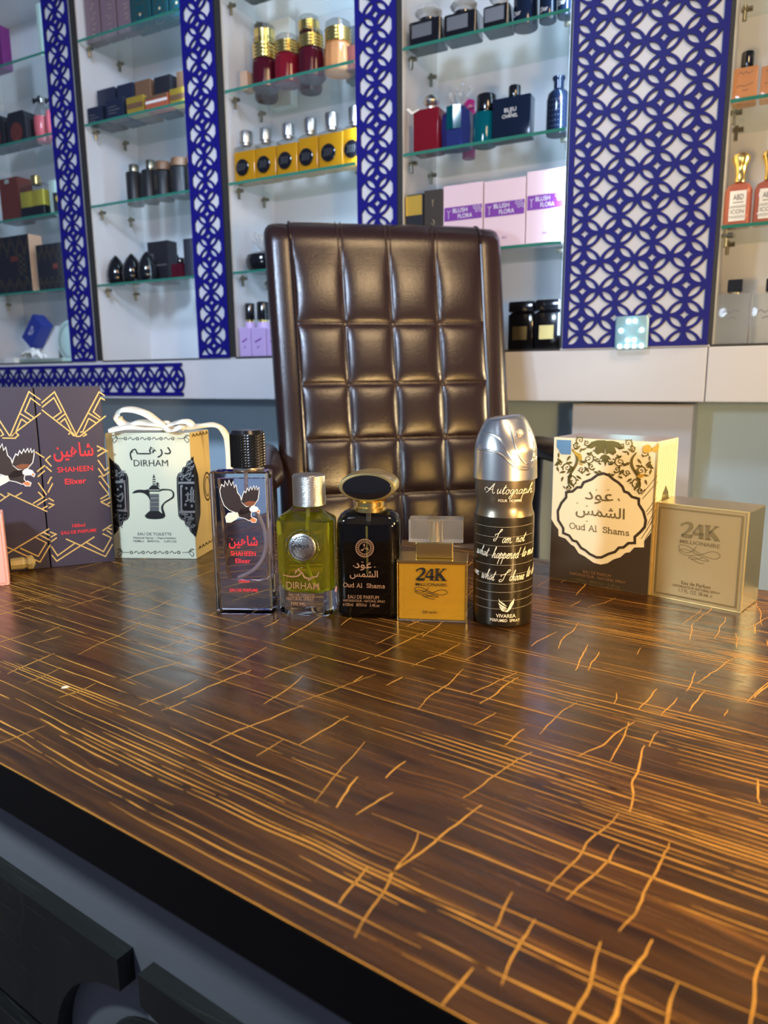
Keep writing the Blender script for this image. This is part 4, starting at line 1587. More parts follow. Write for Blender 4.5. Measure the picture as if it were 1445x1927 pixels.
def onCap(X_, Y_, lift=.0):
    """picture point on the cap -> local point on its surface"""
    z = czf(Y_) if Y_ > 400 else czf(Y_) + (cz(Y_) - czf(Y_)) * min(1, (400 - Y_) / 320)
    x = fC.uv(*kC(X_, Y_))[0]
    a = -math.pi / 2
    for _ in range(12):
        r_ = caprad(a, z)
        a = -math.acos(max(-1, min(1, x / r_)))
    r_ += lift
    return (r_ * math.cos(a), r_ * math.sin(a), z)


def ridge(pts, rad, name='cap_ridge'):
    P = [onCap(x, y, -.0004) for x, y in smooth(pts, 5)]
    return MB().tube(P, rad, 8).build(name, M['chrome'], capo)


ridge([(118, 348), (160, 345), (230, 350), (300, 368), (360, 410), (420, 470), (480, 505), (540, 512), (590, 485), (618, 420)], .0010)
ridge([(190, 200), (250, 205), (310, 240), (350, 300), (395, 390), (450, 465), (510, 495), (565, 488), (600, 450), (612, 380)], .0010)
ridge([(375, 110), (400, 160), (425, 250), (455, 350), (495, 430), (540, 470), (585, 440), (600, 340), (590, 250), (560, 170)], .0009)
nz = Vector(onCap(478, 195, .0004))
nd = Vector((nz.x, nz.y, 0)).normalized() * .6 + Vector((0, -.5, .4))
nd.normalize()
nb = MB().tube([nz - nd * .002, nz + nd * .0014], .0030, 16).build('nozzle', M['silver'], capo)
tag(MB().tube([nz + nd * .0012, nz + nd * .0019], .0016, 14).build('nozzle_hole', M['creamprint'], nb), 'pale nozzle insert')


def wrap(r0):
    def fn(u, v, o):
        a = max(-1, min(1, u / r0))
        a = math.asin(a)
        return ((r0 + o) * math.sin(a), -(r0 + o) * math.cos(a), v)
    return fn


CUR = {  # running hand: strokes in a unit box, x-height .5, ascender 1.1
    'a': (.55, [[(.45, .45), (.25, .50), (.08, .30), (.12, .04), (.30, .08), (.45, .40), (.40, .08), (.55, .10)]]),
    'b': (.5, [[(0, .2), (.25, .9), (.22, 1.1), (.12, .9), (.10, .1), (.25, .0), (.40, .2), (.35, .42), (.5, .40)]]),
    'c': (.45, [[(.38, .42), (.25, .5), (.08, .30), (.12, .04), (.28, .02), (.45, .15)]]),
    'd': (.55, [[(.42, .42), (.22, .48), (.06, .25), (.14, .02), (.32, .10), (.52, 1.05), (.40, .12), (.55, .1)]]),
    'e': (.42, [[(0, .12), (.25, .28), (.32, .45), (.20, .5), (.08, .28), (.14, .03), (.28, .02), (.42, .15)]]),
    'g': (.55, [[(.42, .42), (.24, .50), (.08, .30), (.12, .05), (.28, .08), (.45, .45), (.30, -.45), (.12, -.48), (.10, -.30), (.55, .12)]]),
    'h': (.6, [[(0, .1), (.28, .9), (.30, 1.1), (.2, 1.0), (.06, 0)], [(.08, .15), (.25, .45), (.38, .45), (.36, .10), (.45, .02), (.6, .15)]]),
    'm': (.85, [[(0, .35), (.10, .5), (.06, 0)], [(.08, .25), (.22, .5), (.32, .45), (.28, 0)], [(.30, .25), (.45, .5), (.56, .45), (.54, .1), (.64, .0), (.85, .15)]]),
    'n': (.6, [[(0, .35), (.10, .5), (.06, 0)], [(.08, .25), (.25, .5), (.36, .45), (.34, .1), (.43, .0), (.6, .15)]]),
    'o': (.5, [[(.28, .5), (.08, .35), (.10, .05), (.25, .0), (.40, .2), (.36, .45), (.25, .48), (.35, .38), (.5, .42)]]),
    'p': (.55, [[(0, .3), (.15, .55), (-.02, -.55)], [(.08, .2), (.24, .48), (.40, .42), (.38, .15), (.22, .02), (.12, .1)], [(.25, .02), (.55, .14)]]),
    'r': (.42, [[(0, .15), (.12, .5), (.16, .42), (.30, .44), (.24, .1), (.30, .0), (.42, .12)]]),
    's': (.38, [[(0, .1), (.2, .5), (.28, .22), (.18, .02), (.04, .06)], [(.18, .02), (.38, .12)]]),
    't': (.42, [[(.05, .2), (.30, 1.0), (.14, .15), (.22, .0), (.42, .14)], [(.08, .66), (.46, .72)]]),
    'u': (.55, [[(0, .3), (.10, .5), (.06, .1), (.18, .0), (.34, .25), (.42, .5), (.36, .08), (.55, .12)]]),
    'w': (.75, [[(0, .35), (.10, .5), (.08, .05), (.22, .05), (.34, .45), (.30, .08), (.42, .0), (.58, .25), (.60, .5), (.75, .45)]]),
    'I': (.75, [[(.05, .45), (.02, .62), (.25, .68), (.60, .95), (.68, 1.1), (.52, 1.1), (.35, .6), (.25, .1), (.05, -.05), (-.05, .12), (.15, .2)]]),
    'A': (1.25, [[(-.05, .25), (-.20, .45), (-.02, .62), (.25, .45), (.45, .65), (.75, 1.1), (.70, .6), (.78, .1), (.90, .0), (1.05, .12)], [(.05, .02), (.30, .25), (.75, 1.1)], [(.25, .38), (.80, .42)]]),
    ' ': (.35, [])}


def hand(art, s, l, r, h, w, sh=.28):
    tot = sum(CUR[c][0] for c in s)
    W = r[0] - l[0]
    x = 0.
    for c in s:
        for st_ in CUR[c][1]:
            pts = [(l[0] + W * (x + px_) / tot + sh * py_ * h, l[1] + (r[1] - l[1]) * (x + px_) / tot - py_ * h) for px_, py_ in st_]
            art.rib(pts, w, sm=4)
        x += CUR[c][0]


A_ = Art(fCf, kC)
hand(A_, 'Autograph', (196, 710), (590, 722), 76, 4.6)
A_.text('POUR  HOMME', (303, 782), (500, 786), 22, .004)
A_.build('lettering', M['creamprint'], t, .0004, wrap(cr - .0001))
A_ = Art(fCf, kC)
hand(A_, 'I', (265, 1110), (318, 1110), 86, 4.6)
hand(A_, 'am', (330, 1128), (415, 1130), 80, 4.6)
hand(A_, 'not', (448, 1126), (522, 1126), 72, 4.6)
hand(A_, 'what', (118, 1236), (212, 1250), 72, 4.6)
hand(A_, 'happened', (248, 1258), (470, 1262), 86, 4.6)
hand(A_, 'to me', (497, 1256), (592, 1250), 80, 4.6)
hand(A_, 'am', (92, 1412), (136, 1424), 62, 4.6)
hand(A_, 'what', (158, 1436), (268, 1448), 78, 4.6)
hand(A_, 'I', (312, 1452), (386, 1452), 86, 4.6)
hand(A_, 'choose', (392, 1448), (515, 1450), 78, 4.6)
hand(A_, 'to b', (535, 1440), (598, 1430), 82, 4.6)
for pl in ([(438, 1600), (432, 1640), (405, 1690), (380, 1712), (358, 1710), (380, 1690), (405, 1640)], [(305, 1598), (318, 1618), (352, 1640), (378, 1668), (345, 1650), (312, 1625)],
           [(302, 1630), (330, 1652), (360, 1668), (376, 1684), (340, 1674), (312, 1655)], [(310, 1662), (338, 1676), (372, 1690), (340, 1690), (318, 1678)], [(320, 1684), (350, 1696), (372, 1698), (348, 1706), (330, 1698)]):
    A_.poly(pl)
A_.text('VIVAREA', (283, 1760), (448, 1760), 30, .006)
A_.text('PERFUMED  SPRAY', (233, 1792), (484, 1798), 23, .006)
for y in (990, 1075, 1150, 1230, 1310, 1390, 1470, 1540, 1612, 1680):
    A_.rib([(110 + 6 * q * 2, y + 6 * math.sin(math.pi * q / 40)) for q in range(41)], 1.2)
A_.build('lettering', M['creamprint'], t, .0003, wrap(cr))

# ---- black and cream carton with ogee frame
kU = crop(1020, 790, .18685)
fU = Face.px2(1033, 1087, 1221, 1120.7)
hU = (fU.uv(1046, 822.7)[1] + fU.uv(1243, 832)[1]) / 2
dU = .058
t = setup('perfume_carton', 'black and cream carton with gold floral print and ogee frame', 'perfume box', fU)
MB().box(0, fU.w, 0, dU, 0, hU).build('carton_body', M['cream'], t, .0008)
A_ = Art(fU, kU)
out = [(98, 1000), (130, 1060), (165, 1105), (165, 1170), (235, 1195), (290, 1255), (325, 1275), (370, 1345), (430, 1375), (520, 1440), (590, 1458), (660, 1445), (720, 1405), (790, 1385), (840, 1340),
       (885, 1335), (930, 1285), (1030, 1285), (1030, 1220), (1080, 1160), (1118, 1120)]
A_.poly([fU.uv(*kU(*p)) for p in out[1:-1]] + [(fU.w - .0005, fU.uv(*kU(1118, 1120))[1]), (fU.w - .0005, .0005), (.0005, .0005), (.0005, fU.uv(*kU(98, 1000))[1])], True)
A_.build('lower_print', M['brownblack'], t, .0002)
A_ = Art(fU, kU)
frame = [(560, 555), (620, 540), (675, 560), (720, 600), (770, 632), (810, 672), (830, 722), (870, 735), (905, 775), (975, 795), (975, 850), (1020, 920), (1045, 1010), (1035, 1080), (990, 1130), (935, 1178),
         (935, 1240), (870, 1242), (820, 1285), (775, 1287), (735, 1330), (670, 1350), (600, 1385), (550, 1385), (480, 1350), (440, 1315), (395, 1290), (350, 1225), (310, 1215), (275, 1165), (215, 1140),
         (215, 1090), (165, 1010), (160, 920), (195, 840), (245, 780), (245, 730), (310, 720), (355, 680), (395, 680), (420, 630), (500, 600)]
A_.rib(frame, 24, True)
A_.build('ogee_frame', M['brownblack'], t, .0004)
I_ = Art(fU, kU)
I_.poly(frame)
I_.build('cream_medallion', M['cream'], t, .0003)
A_ = Art(fU, kU)
A_.text(AR['oud'], (428, 855), (718, 845), 118, .010, True)
A_.text(AR['shams'], (338, 1005), (832, 1012), 140, .010, True)
for x, y in ((548, 705), (668, 706), (356, 838), (452, 868), (568, 912), (452, 1020)):
    A_.rib([(x - 10, y - 6), (x, y + 5), (x + 10, y - 5)], 4)
A_.rib([(765, 800), (778, 795), (770, 808), (790, 815)], 7)
slab(A_, 'Oud Al  Shams', (280, 1092), (882, 1168), 56, 8)
A_.text('EAU DE PARFUM', (415, 1542), (692, 1586), 30)
A_.text('VAPORISATEUR - NATURAL SPRAY', (275, 1556), (845, 1652), 26)
A_.text('\u212e100ml   80%Vol   3.4fl.oz', (315, 1618), (785, 1692), 26)
A_.build('lettering', M['olive'], t, .0005)
A_ = Art(fU, kU)
A_.text('EAU DE PARFUM', (415, 1542), (692, 1586), 30)
A_.text('VAPORISATEUR - NATURAL SPRAY', (275, 1556), (845, 1652), 26)
A_.build('gold_lettering', M['bronze'], t, .0006)
FO = Art(fU, kU)
FB = Art(fU, kU)


def leafs(a, x, y, ang, L, w):
    ca, sa = math.cos(ang), math.sin(ang)
    P = [(0, 0), (.3, .5), (.6, .42), (1., 0), (.6, -.30), (.3, -.36)]
    a.poly([(x + (u * L * ca - v * w * sa), y + (u * L * sa + v * w * ca)) for u, v in P])


def scroll(a, x, y, r0, turns, a0, dr, w0=13, leaf=True):
    pts, ws = [], []
    n_ = int(14 * turns)
    for i in range(n_ + 1):
        q = i / n_
        r_ = r0 * (1 - .88 * q)
        an = a0 + dr * q * turns * 2 * math.pi
        pts.append((x + r_ * math.cos(an), y + r_ * math.sin(an)))
        ws.append(w0 * (1 - .7 * q))
    a.rib(pts, ws)
    a.disc(pts[-1][0], pts[-1][1], w0 * .55)
    if leaf:
        for i in range(1, n_ // 2, 3):
            an = a0 + dr * i / n_ * turns * 2 * math.pi
            leafs(a, pts[i][0], pts[i][1], an + dr * .7, r0 * .55, r0 * .34)


for dr, fx in ((1, lambda x: x), (-1, lambda x: 1255 - x)):
    big = FO
    # half of the central palmette
    for pl in ([(640, 205), (560, 205), (500, 222), (465, 262), (440, 282), (500, 290), (545, 265), (525, 320), (560, 352), (600, 330), (632, 345)],
               [(636, 345), (600, 360), (575, 400), (610, 390), (590, 430), (622, 420), (632, 450), (640, 465)], [(598, 445), (575, 425), (565, 440), (590, 455)]):
        big.poly([((x if dr > 0 else 1275 - x), y + (0 if dr > 0 else 6)) for x, y in pl])
    for (x, y, r_, tn, a0) in ((470, 395, 60, 1.5, -1.8), (385, 205, 44, 1.3, 2.0), (300, 620, 62, 1.2, -2.3), (255, 480, 48, 1.4, 2.6), (455, 232, 34, 1.2, .4), (500, 470, 36, 1.2, .5), (215, 300, 40, 1.3, .5), (180, 440, 34, 1.2, 2.2), (400, 500, 40, 1.3, -.6), (345, 260, 32, 1.2, 1.4), (560, 400, 26, 1.1, .2), (260, 690, 30, 1.1, -1.)):
        scroll(big, fx(x), y + (0 if dr > 0 else 30), r_, tn, a0 if dr > 0 else math.pi - a0, dr)
    st_ = [(300, 300), (345, 360), (350, 430), (315, 500), (280, 560), (265, 640), (300, 690)]
    big.rib([(fx(x), y + (0 if dr > 0 else 28)) for x, y in st_], [8, 20, 26, 22, 18, 12, 5], sm=4)
    for x, y, an, L in ((330, 300, -.6, 75), (365, 400, .5, 85), (330, 470, 2.4, 110), (300, 540, 2.0, 100), (270, 600, 1.0, 90), (195, 420, 2.6, 85), (240, 520, 2.9, 70), (345, 560, .6, 70),
                        (430, 470, .9, 80), (520, 520, .3, 70), (405, 300, -.3, 50), (240, 690, -.8, 50), (235, 695, -2.2, 40), (440, 560, -.4, 60), (560, 510, .4, 55), (200, 250, .9, 70), (150, 390, .5, 60), (150, 470, 1.2, 60), (410, 430, -.5, 60), (290, 360, 2.2, 70), (310, 430, 3.0, 70), (380, 330, -1.2, 55), (450, 330, .7, 60), (170, 330, 1.6, 60), (215, 570, 1.9, 60)):
        leafs(big, fx(x), y + (0 if dr > 0 else 30), an if dr > 0 else math.pi - an, L, L * .42)
    for x, y, r_ in ((412, 300, 10), (535, 375, 8), (520, 310, 8), (470, 440, 7), (340, 640, 8), (400, 520, 7)):
        big.disc(fx(x), y + (0 if dr > 0 else 22), r_, n=10)
for pl in ([(305, 285), (345, 325), (392, 345), (400, 400), (375, 420), (365, 380), (330, 345)], [(370, 435), (405, 440), (410, 458), (385, 455)], [(1020, 270), (1080, 250), (1110, 310), (1060, 330), (1020, 325)],
           [(1100, 300), (1170, 245), (1180, 275), (1150, 330)], [(960, 560), (1020, 545), (1025, 570), (980, 590)]):
    FB.poly(smooth(pl, 3, True))
FO.build('floral_print', M['foil'], t, .0004)
FB.build('bright_foil', M['foilbright'], t, .0005)
H_ = Art(fU, kU)
H_.poly([(152, 200), (295, 206), (292, 350), (196, 346), (150, 270)])
H_.build('hologram_sticker', M['holo'], t, .0006)
# diagonal drapery lines and leaf on the right side
D_ = Art(fU, kU)
for x0_, y0_, x1_, y1_ in ((1165, 560, 1000, 760), (1170, 620, 1010, 800), (1150, 850, 1060, 960), (1160, 780, 1050, 930), (1150, 900, 1060, 1060), (1140, 960, 1055, 1120), (1120, 1010, 1000, 1200), (1130, 1060, 1040, 1200)):
    D_.rib([(x0_, y0_), (x1_, y1_)], 3.5)
D_.build('drapery_lines', M['goldsat'], t, .00045)
sd = Art()
yy = lambda q: hU * q
for q in range(9):
    x = .006 + q * .0055
    sd.rib([(x, hU * .97), (x - .004, hU * (.45 + .03 * (q % 3)))], .0005, raw=True)
sd.build('side_lines', M['goldsat'], t, .0003, lambda u, v, o: (fU.w + o, u, v))
sd = Art()
lf = [(.028, .70), (.0355, .655), (.038, .615), (.043, .60), (.041, .575), (.046, .555), (.043, .53), (.047, .50)]
sd.poly([(.028, .70 * hU)] + [(x, z * hU) for x, z in lf[1:]] + [(.047, .46 * hU), (.009, .46 * hU)] + [(.056 - x, z * hU) for x, z in reversed(lf[1:])], True)
sd.build('side_leaf', M['foil'], t, .0003, lambda u, v, o: (fU.w + o, u, v))
tp = MB().box(.0006, fU.w - .0006, .0006, dU - .0006, hU, hU + .0002).build('top_flap', mat('mauve_grey_card', (.42, .36, .36), .30), t)
ge = MB()
ge.box(fU.w - .0012, fU.w + .0003, -.0003, .0014, .0004, hU - .0008)
ge.build('gold_corner_edge', M['boxgoldbright'], t)

# ---- brushed gold carton
kK = crop(1200, 900, .16955)
fK = Face.px2(1223.7, 1120.4, 1393.3, 1154.3)
hK = (fK.uv(1239.8, 944.9)[1] + fK.uv(1411, 965.3)[1]) / 2
dK = fK.loc(onz(1427, 1130.6))[1]
t = setup('perfume_carton', 'brushed gold cube-shaped carton at the right end of the row', 'perfume box', fK)
MB().box(0, fK.w, .0002, dK, 0, hK).build('carton_body', M['boxgoldbody'], t, .0009)
tag(MB().box(.0008, fK.w - .0008, 0, .00015, .0008, hK - .0008).build('front_panel', M['boxgold'], t), 'brushed front panel')  # same card as the body, its lit look put into the material
A_ = Art(fK, kK)
uvc = lambda x, y: fK.uv(*kK(x, y))
ins = .0042
A_.rib([(ins, ins), (fK.w - ins, ins), (fK.w - ins, hK - ins), (ins, hK - ins)], .0014, True, True)
fig24(A_, (484, 488), (905, 541), (480, 640), (905, 697))
A_.text('MILLIONAIRE', (468, 712), (912, 783), 42, .002)
swirl(A_, (455, 735), (918, 790), (450, 905), 6)
A_.text('VAPORISATEUR NATURAL SPRAY', (380, 1196), (912, 1290), 26)
A_.text('1.7 FL. OZ. 50 ml. \u212e', (455, 1262), (828, 1328), 40)
A_.text('Eau de Parfum', (485, 1172), (806, 1230), 36, .012)
A_.build('lettering', M['olive'], t, .0004)
ge = MB()
ge.box(-.0003, fK.w + .0003, -.0003, .0012, hK - .0011, hK + .0003)
ge.box(fK.w - .0011, fK.w + .0004, -.0004, .0012, 0, hK - .0011)
ge.box(-.0003, .0022, -.0003, .0012, 0, hK - .0011)
ge.box(-.0003, fK.w + .0003, -.0003, .0012, 0, .0009)
ge.build('gold_foil_edge', M['boxgoldbright'], t, .0002)

# ---- square LED light on the ledge, in front of the wide lattice
sl, zl = onwall(1186, 655, 1.478)
t = thing('led_light', 'small square battery LED light standing at the foot of the wide lattice panel', 'light', wp(sl, 1.484, ZB + .0002), -WYAW)
lw = .0305
MB().loft([[(x, y, z) for x, z in [((lw - .008 * 0) * sx_, zz) for sx_, zz in ()]] or rr(2 * lw * e, .0105, .004, z, 0, 0, 3) for z, e in ((0, .96), (.003, 1.), (.052, 1.), (.060, .93))]).build('housing', mat('pale_translucent_plastic', (.55, .85, .95), .25, 0, .5, 1.3), t)
led = mat('led_emitter', (.8, 1, 1), .3, emit=(.45, .95, 1.0), estr=60.)
ledpos = [(-.006, .048), (.006, .048), (-.019, .031), (.019, .031), (-.006, .013), (.006, .013), (-.020, .0015), (-.007, .0015), (.007, .0015), (.020, .0015)]
for x, z in ledpos:
    MB().loft([[(x + .0034 * e * math.cos(2 * math.pi * j / 12), y, z + .0022 + .0034 * e * math.sin(2 * math.pi * j / 12)) for j in range(12)] for y, e in ((-.0056, 1.), (-.0066, .8), (-.0070, .3))]).build('led', led, t)

# ================================================================== goods on the shelves
M['navycard'] = mat('navy_card', (.014, .020, .045), .4)
M['mauve'] = mat('mauve_card', (.19, .13, .155), .4)
M['tealcard'] = mat('teal_card', (.008, .060, .075), .35)
M['ochre'] = mat('ochre_gold_card', (.42, .29, .04), .35, .3)
M['browncard'] = mat('brown_card', (.16, .085, .045), .45)
M['redbrown'] = mat('red_brown_card', (.12, .030, .022), .45)
M['orangecard'] = mat('orange_red_card', (.42, .10, .05), .45)
M['tan'] = mat('tan_card', (.55, .36, .24), .5)
M['charcoal'] = mat('charcoal_card', (.015, .015, .020), .42)
M['bluecard'] = mat('bright_navy_card', (.022, .040, .26), .4)
M['blush'] = mat('blush_pink_card', (.80, .60, .66), .5)
M['violet'] = mat('violet_print', (.20, .035, .34), .5)
M['lilacbox'] = mat('lilac_plastic', (.58, .42, .76), .35)
M['golden'] = mat('golden_perfume', (.62, .31, .012), .06, 0, .35, 1.35)
M['clearsh'] = thin_glass('clear_shoulder', (.80, .80, .78))
M['ruby'] = mat('ruby_perfume', (.22, .010, .022), .08, 0, .25, 1.35)
M['garnet'] = mat('garnet_perfume', (.07, .006, .014), .10, 0, .1, 1.35)
M['peach'] = mat('peach_perfume', (.85, .40, .16), .06, 0, .6, 1.35)
M['rose'] = mat('rose_perfume', (.55, .12, .14), .08, 0, .4, 1.35)
M['bluegl'] = mat('cobalt_glass', (.03, .045, .22), .06, 0, .4, 1.4)
M['tealgl'] = mat('teal_glass', (.0, .12, .16), .06, 0, .4, 1.4)
M['navygl'] = mat('midnight_glass', (.006, .012, .032), .08)
M['magentacard'] = mat('magenta_card', (.16, .02, .15), .5)
M['magenta'] = mat('magenta_glass', (.40, .02, .18), .15)
M['orangegl'] = mat('apricot_perfume', (.85, .42, .20), .06, 0, .5, 1.35)
M['coral'] = mat('coral_perfume', (.62, .20, .14), .06, 0, .4, 1.35)
M['ice'] = mat('ice_blue_perfume', (.80, .86, .88), .05, 0, .88, 1.30)
M['olivegl'] = mat('olive_perfume', (.42, .38, .06), .08, 0, .35, 1.35)
M['faux'] = mat('crystal_cut', (.85, .86, .86), .03, 0, .7, 1.5)
M['ivory'] = mat('ivory_print', (.80, .80, .76), .5)
M['greypl'] = mat('silver_plate', (.17, .175, .19), .35, .4)
M['greenglass'] = mat('pale_green_plate', (.42, .52, .46), .2, 0, .3)
S1, S2, S3, S4 = [z + .0062 for z in SH]
SB = ZB + .0042


class It:
    """a thing standing on a shelf: local x along the wall, y into the unit, z up"""

    def __init__(s, name, label, cat, group, xl, xr, yt, zb, dep, yb=None):
        s.D, s.zb = WF + dep, zb
        xm = (xl + xr) / 2
        ym = yt if yb is None else (yt + yb) / 2
        for _ in range(3):
            a, b = onwall(xl, ym, s.D)[0], onwall(xr, ym, s.D)[0]
            for ba, bb in BAYS:
                if ba < (a + b) / 2 < bb + .012:
                    a, b = max(a, ba + .0015), min(b, bb - .0050)
            s.h = onwall(xm, yt, s.D)[1] - zb
            # picture row halfway up the thing
            P = wp((a + b) / 2, s.D, zb + s.h / 2) - EYE
            v = CM @ P
            ym = 963.5 + FPX * v.y / v.z
        s.c, s.w, s.ym = (a + b) / 2, b - a, ym
        s.o = thing(name, label, cat, wp(s.c, s.D, zb), -WYAW, group)

    def x(s, px, py=None):
        return onwall(px, s.ym if py is None else py, s.D)[0] - s.c

    def z(s, py, px=None):
        P = wp(s.c, s.D, s.zb)
        v = CM @ (P - EYE)
        return onwall(722.5 + FPX * v.x / v.z if px is None else px, py, s.D)[1] - s.zb


def carton(label, xl, xr, yt, zb, dep, dp, m, group=None, name='perfume_carton', cat='perfume box', bev=.0008):
    t = It(name, label, cat, group, xl, xr, yt, zb, dep)
    MB().box(-t.w / 2, t.w / 2, 0, dp, 0, t.h).build('carton_body', M[m], t.o, bev)
    return t


def cyl(mb, r, z0, z1, cx=0, cy=0, n=24, e=.0):
    return mb.lathe([(r - e, z0), (r, z0 + e), (r, z1 - e), (r - e, z1)] if e else [(r, z0), (r, z1)], cx, cy, n)


def bottle(label, xl, xr, ysh, zb, dep, dp, body, cap, capm, group=None, shape='box', neck='gold', shoulder=None, ysm=None, r=.004, name='perfume_bottle', capshape='cyl'):
    """cap = (xl, xr, ytop) in picture units; ysh = shoulder row; ysm = liquid row when a clear shoulder shows"""
    t = It(name, label, 'perfume bottle', group, xl, xr, ysh, zb, dep)
    h, w = t.h, t.w
    cy = dp / 2
    if shape == 'cyl':
        R = w / 2
        cy = R
        ring = lambda e, z: [(max(.0005, (R - e)) * math.cos(2 * math.pi * j / 28), cy + max(.0005, (R - e)) * math.sin(2 * math.pi * j / 28), z) for j in range(28)]
    else:
        ring = lambda e, z: rr(max(.001, w - 2 * e), max(.001, dp - 2 * e), r, z, 0, cy, 4)
    hl = t.z(ysm) if ysm else h
    MB().loft([ring(.0012, 0), ring(0, .0015), ring(0, hl - .002), ring(.0004 if ysm else .0015, hl)]).build('bottle_body', M[body], t.o)
    cw = (t.x(cap[1]) - t.x(cap[0])) / 2
    ccx = (t.x(cap[1]) + t.x(cap[0])) / 2
    zc = t.z(cap[2])
    zn = h
    if ysm:
        MB().loft([ring(.0004, hl), ring(0, hl + .001), ring(.0006, h - .006), ring(w * .16, h)], False).build('clear_shoulder', M[shoulder or 'clearsh'], t.o)
    gap = min(.006, max(.001, (zc - h) * .15))
    MB().lathe([(cw * .72, zn - .0005), (cw * .72, zn + gap)], ccx, cy, 20).build('neck', M[neck], t.o)
    if capshape == 'cyl':
        MB().lathe([(cw, zn + gap), (cw, zc - cw * .15), (cw * .9, zc), (cw * .3, zc)], ccx, cy, 28).build('cap', M[capm], t.o)
    elif capshape == 'box':
        MB().box(ccx - cw, ccx + cw, cy - min(cw, dp * .4), cy + min(cw, dp * .4), zn + gap, zc).build('cap', M[capm], t.o, .001)
    elif capshape == 'gem':
        hh = zc - zn - gap
        MB().lathe([(cw * .45, zn + gap), (cw * .9, zn + gap + hh * .3), (cw, zn + gap + hh * .5), (cw * .75, zn + gap + hh * .85), (cw * .3, zc)], ccx, cy, 9).build('cap', M[capm], t.o)
    t.cy = cy
    return t


def plate(t, m, x0, x1, y0, y1, name='label_plate', off=.0006, r=None):
    """rectangular print on the front of an upright thing, given in picture units (y0 top)"""
    a = Art()
    X0, X1, Z0, Z1 = t.x(x0), t.x(x1), t.z(y1), t.z(y0)
    a.poly([(X0, Z0), (X1, Z0), (X1, Z1), (X0, Z1)], True)
    return a.build(name, M[m], t.o, off)


def words(t, m, s, x0, x1, yb, capz, off=.0009, bold=0., shear=0., par=None):
    a = Art()
    a.text(s, (t.x(x0), t.z(yb)), (t.x(x1), t.z(yb)), capz, bold, False, shear)
    return a.build('lettering', M[m], par or t.o, off)


# ---------------- far left bay
t = carton('magenta and grey carton cut by the left edge on the highest shelf', -22, 4, 50, S4, .02, .03, 'magentacard')
t = carton('tall narrow pale glass-green pack beside the first lattice strip, on the highest shelf', 70, 92, 3, S4, .012, .03, 'greenglass')
for i, (a, b, yt, lb) in enumerate(((-30, 9, 220, 'black arched carton cut by the left edge, second highest shelf'), (12, 49, 209, 'black arched carton with dark red round window, beside the pink bow bottles'))):
    t = It('perfume_carton', lb, 'perfume box', 'black arched cartons', a, b, yt, S3, .02)
    w, h = t.w / 2, t.h
    P = [(-w, 0), (w, 0), (w, h * .78), (w * .72, h), (-w * .72, h), (-w, h * .78)]
    MB().loft([[(x, y, z) for x, z in P] for y in (0, .05)], smooth=False).build('carton_body', M['charcoal'], t.o, .0008)
    a_ = Art()
    a_.disc(0, h * .36, w * .62, raw=True)
    a_.build('round_window', M['redbrown'], t.o, .0006)
for a, b, lq, lb in ((56, 77, 216, 'slim pink-red bottle with black bow, left of its pale twin'), (78, 100, 205, 'slim rose bottle with black bow, half hidden by the first lattice strip')):
    t = It('perfume_bottle', lb, 'perfume bottle', 'pink bottles with black bows', a, b, 188, S3, .03)
    w, h = t.w / 2, t.h
    prof_ = lambda q: w * (.62 + .38 * math.sin(math.pi * min(1, .18 + .75 * q)))
    zl = t.z(lq)
    cyq = w
    MB().lathe([(prof_(q / 8 * zl / h), q / 8 * zl) for q in range(9)], 0, cyq, 24).build('bottle_body', M['rose'], t.o)
    MB().lathe([(prof_(zl / h + (1 - zl / h) * q / 8) * (1 - .45 * (q / 8) ** 2), zl + .0003 + (h - zl) * q / 8) for q in range(9)], 0, cyq, 24).build('clear_shoulder', M['clearsh'], t.o)
    MB().lathe([(w * .42, h), (w * .55, h + .010), (w * .35, h + .018)], 0, cyq, 16).build('cap', M['chrome'], t.o)
    bo = MB()
    for sg in (-1, 1):
        bo.loft([rr(.003 + .010 * e, .006, .002, 0, 0, 0, 2) for e in (0,)], False, False) if False else None
        bo.loft([[(sg * (.001 + q * .013), cyq - w * .55 + .004 * math.cos(k), h + .004 + (.003 + .006 * q) * math.sin(k)) for k in [2 * math.pi * j / 10 for j in range(10)]] for q in (0, .3, .7, 1.)])
    bo.build('bow', M['blackmat'], t.o)
t = carton('brown carton with small emblem, behind the olive bottle', 1, 36, 334, S2, .03, .05, 'redbrown')
plate(t, 'greenglass', 12, 20, 336, 344, 'emblem')
t = It('perfume_bottle', 'square olive bottle with black base and dark gold cap', 'perfume bottle', None, 37, 82, 345, S2, .012)
w, h, dq = t.w, t.h, .042
zb_ = t.z(388)
MB().box(-w / 2, w / 2, 0, dq, 0, zb_).build('black_base', M['black'], t.o, .001)
for q in (0, 1):
    MB().loft([rr(w / 2 - .001, dq - .002, .004, z, (q - .5) * w / 2, dq / 2, 3) for z in (zb_ + .0002, t.z(358))]).build('bottle_body', M['olivegl'], t.o)
MB().loft([rr(w - e, dq - e, .006, z, 0, dq / 2, 3) for z, e in ((t.z(358) + .0002, .001), (t.z(350), .001), (h, .012))]).build('clear_shoulder', M['clearsh'], t.o)
MB().loft([rr(.026 - e, .022 - e, .004, z, 0, dq / 2, 3) for z, e in ((h + .0002, 0), (h + .016, .002), (h + .024, .001), (h + .026, .004))]).build('cap', M['goldsat'], t.o)
t = carton('pale framed carton with gold medallion by the first lattice strip', 93, 114, 338, S2, .014, .03, 'greenglass')
plate(t, 'charcoal', 100, 112, 362, 398, 'panel')
a_ = Art()
a_.disc(t.x(108), t.z(374), .006, .008, raw=True)
a_.build('gold_medallion', M['foilbright'], t.o, .0012)
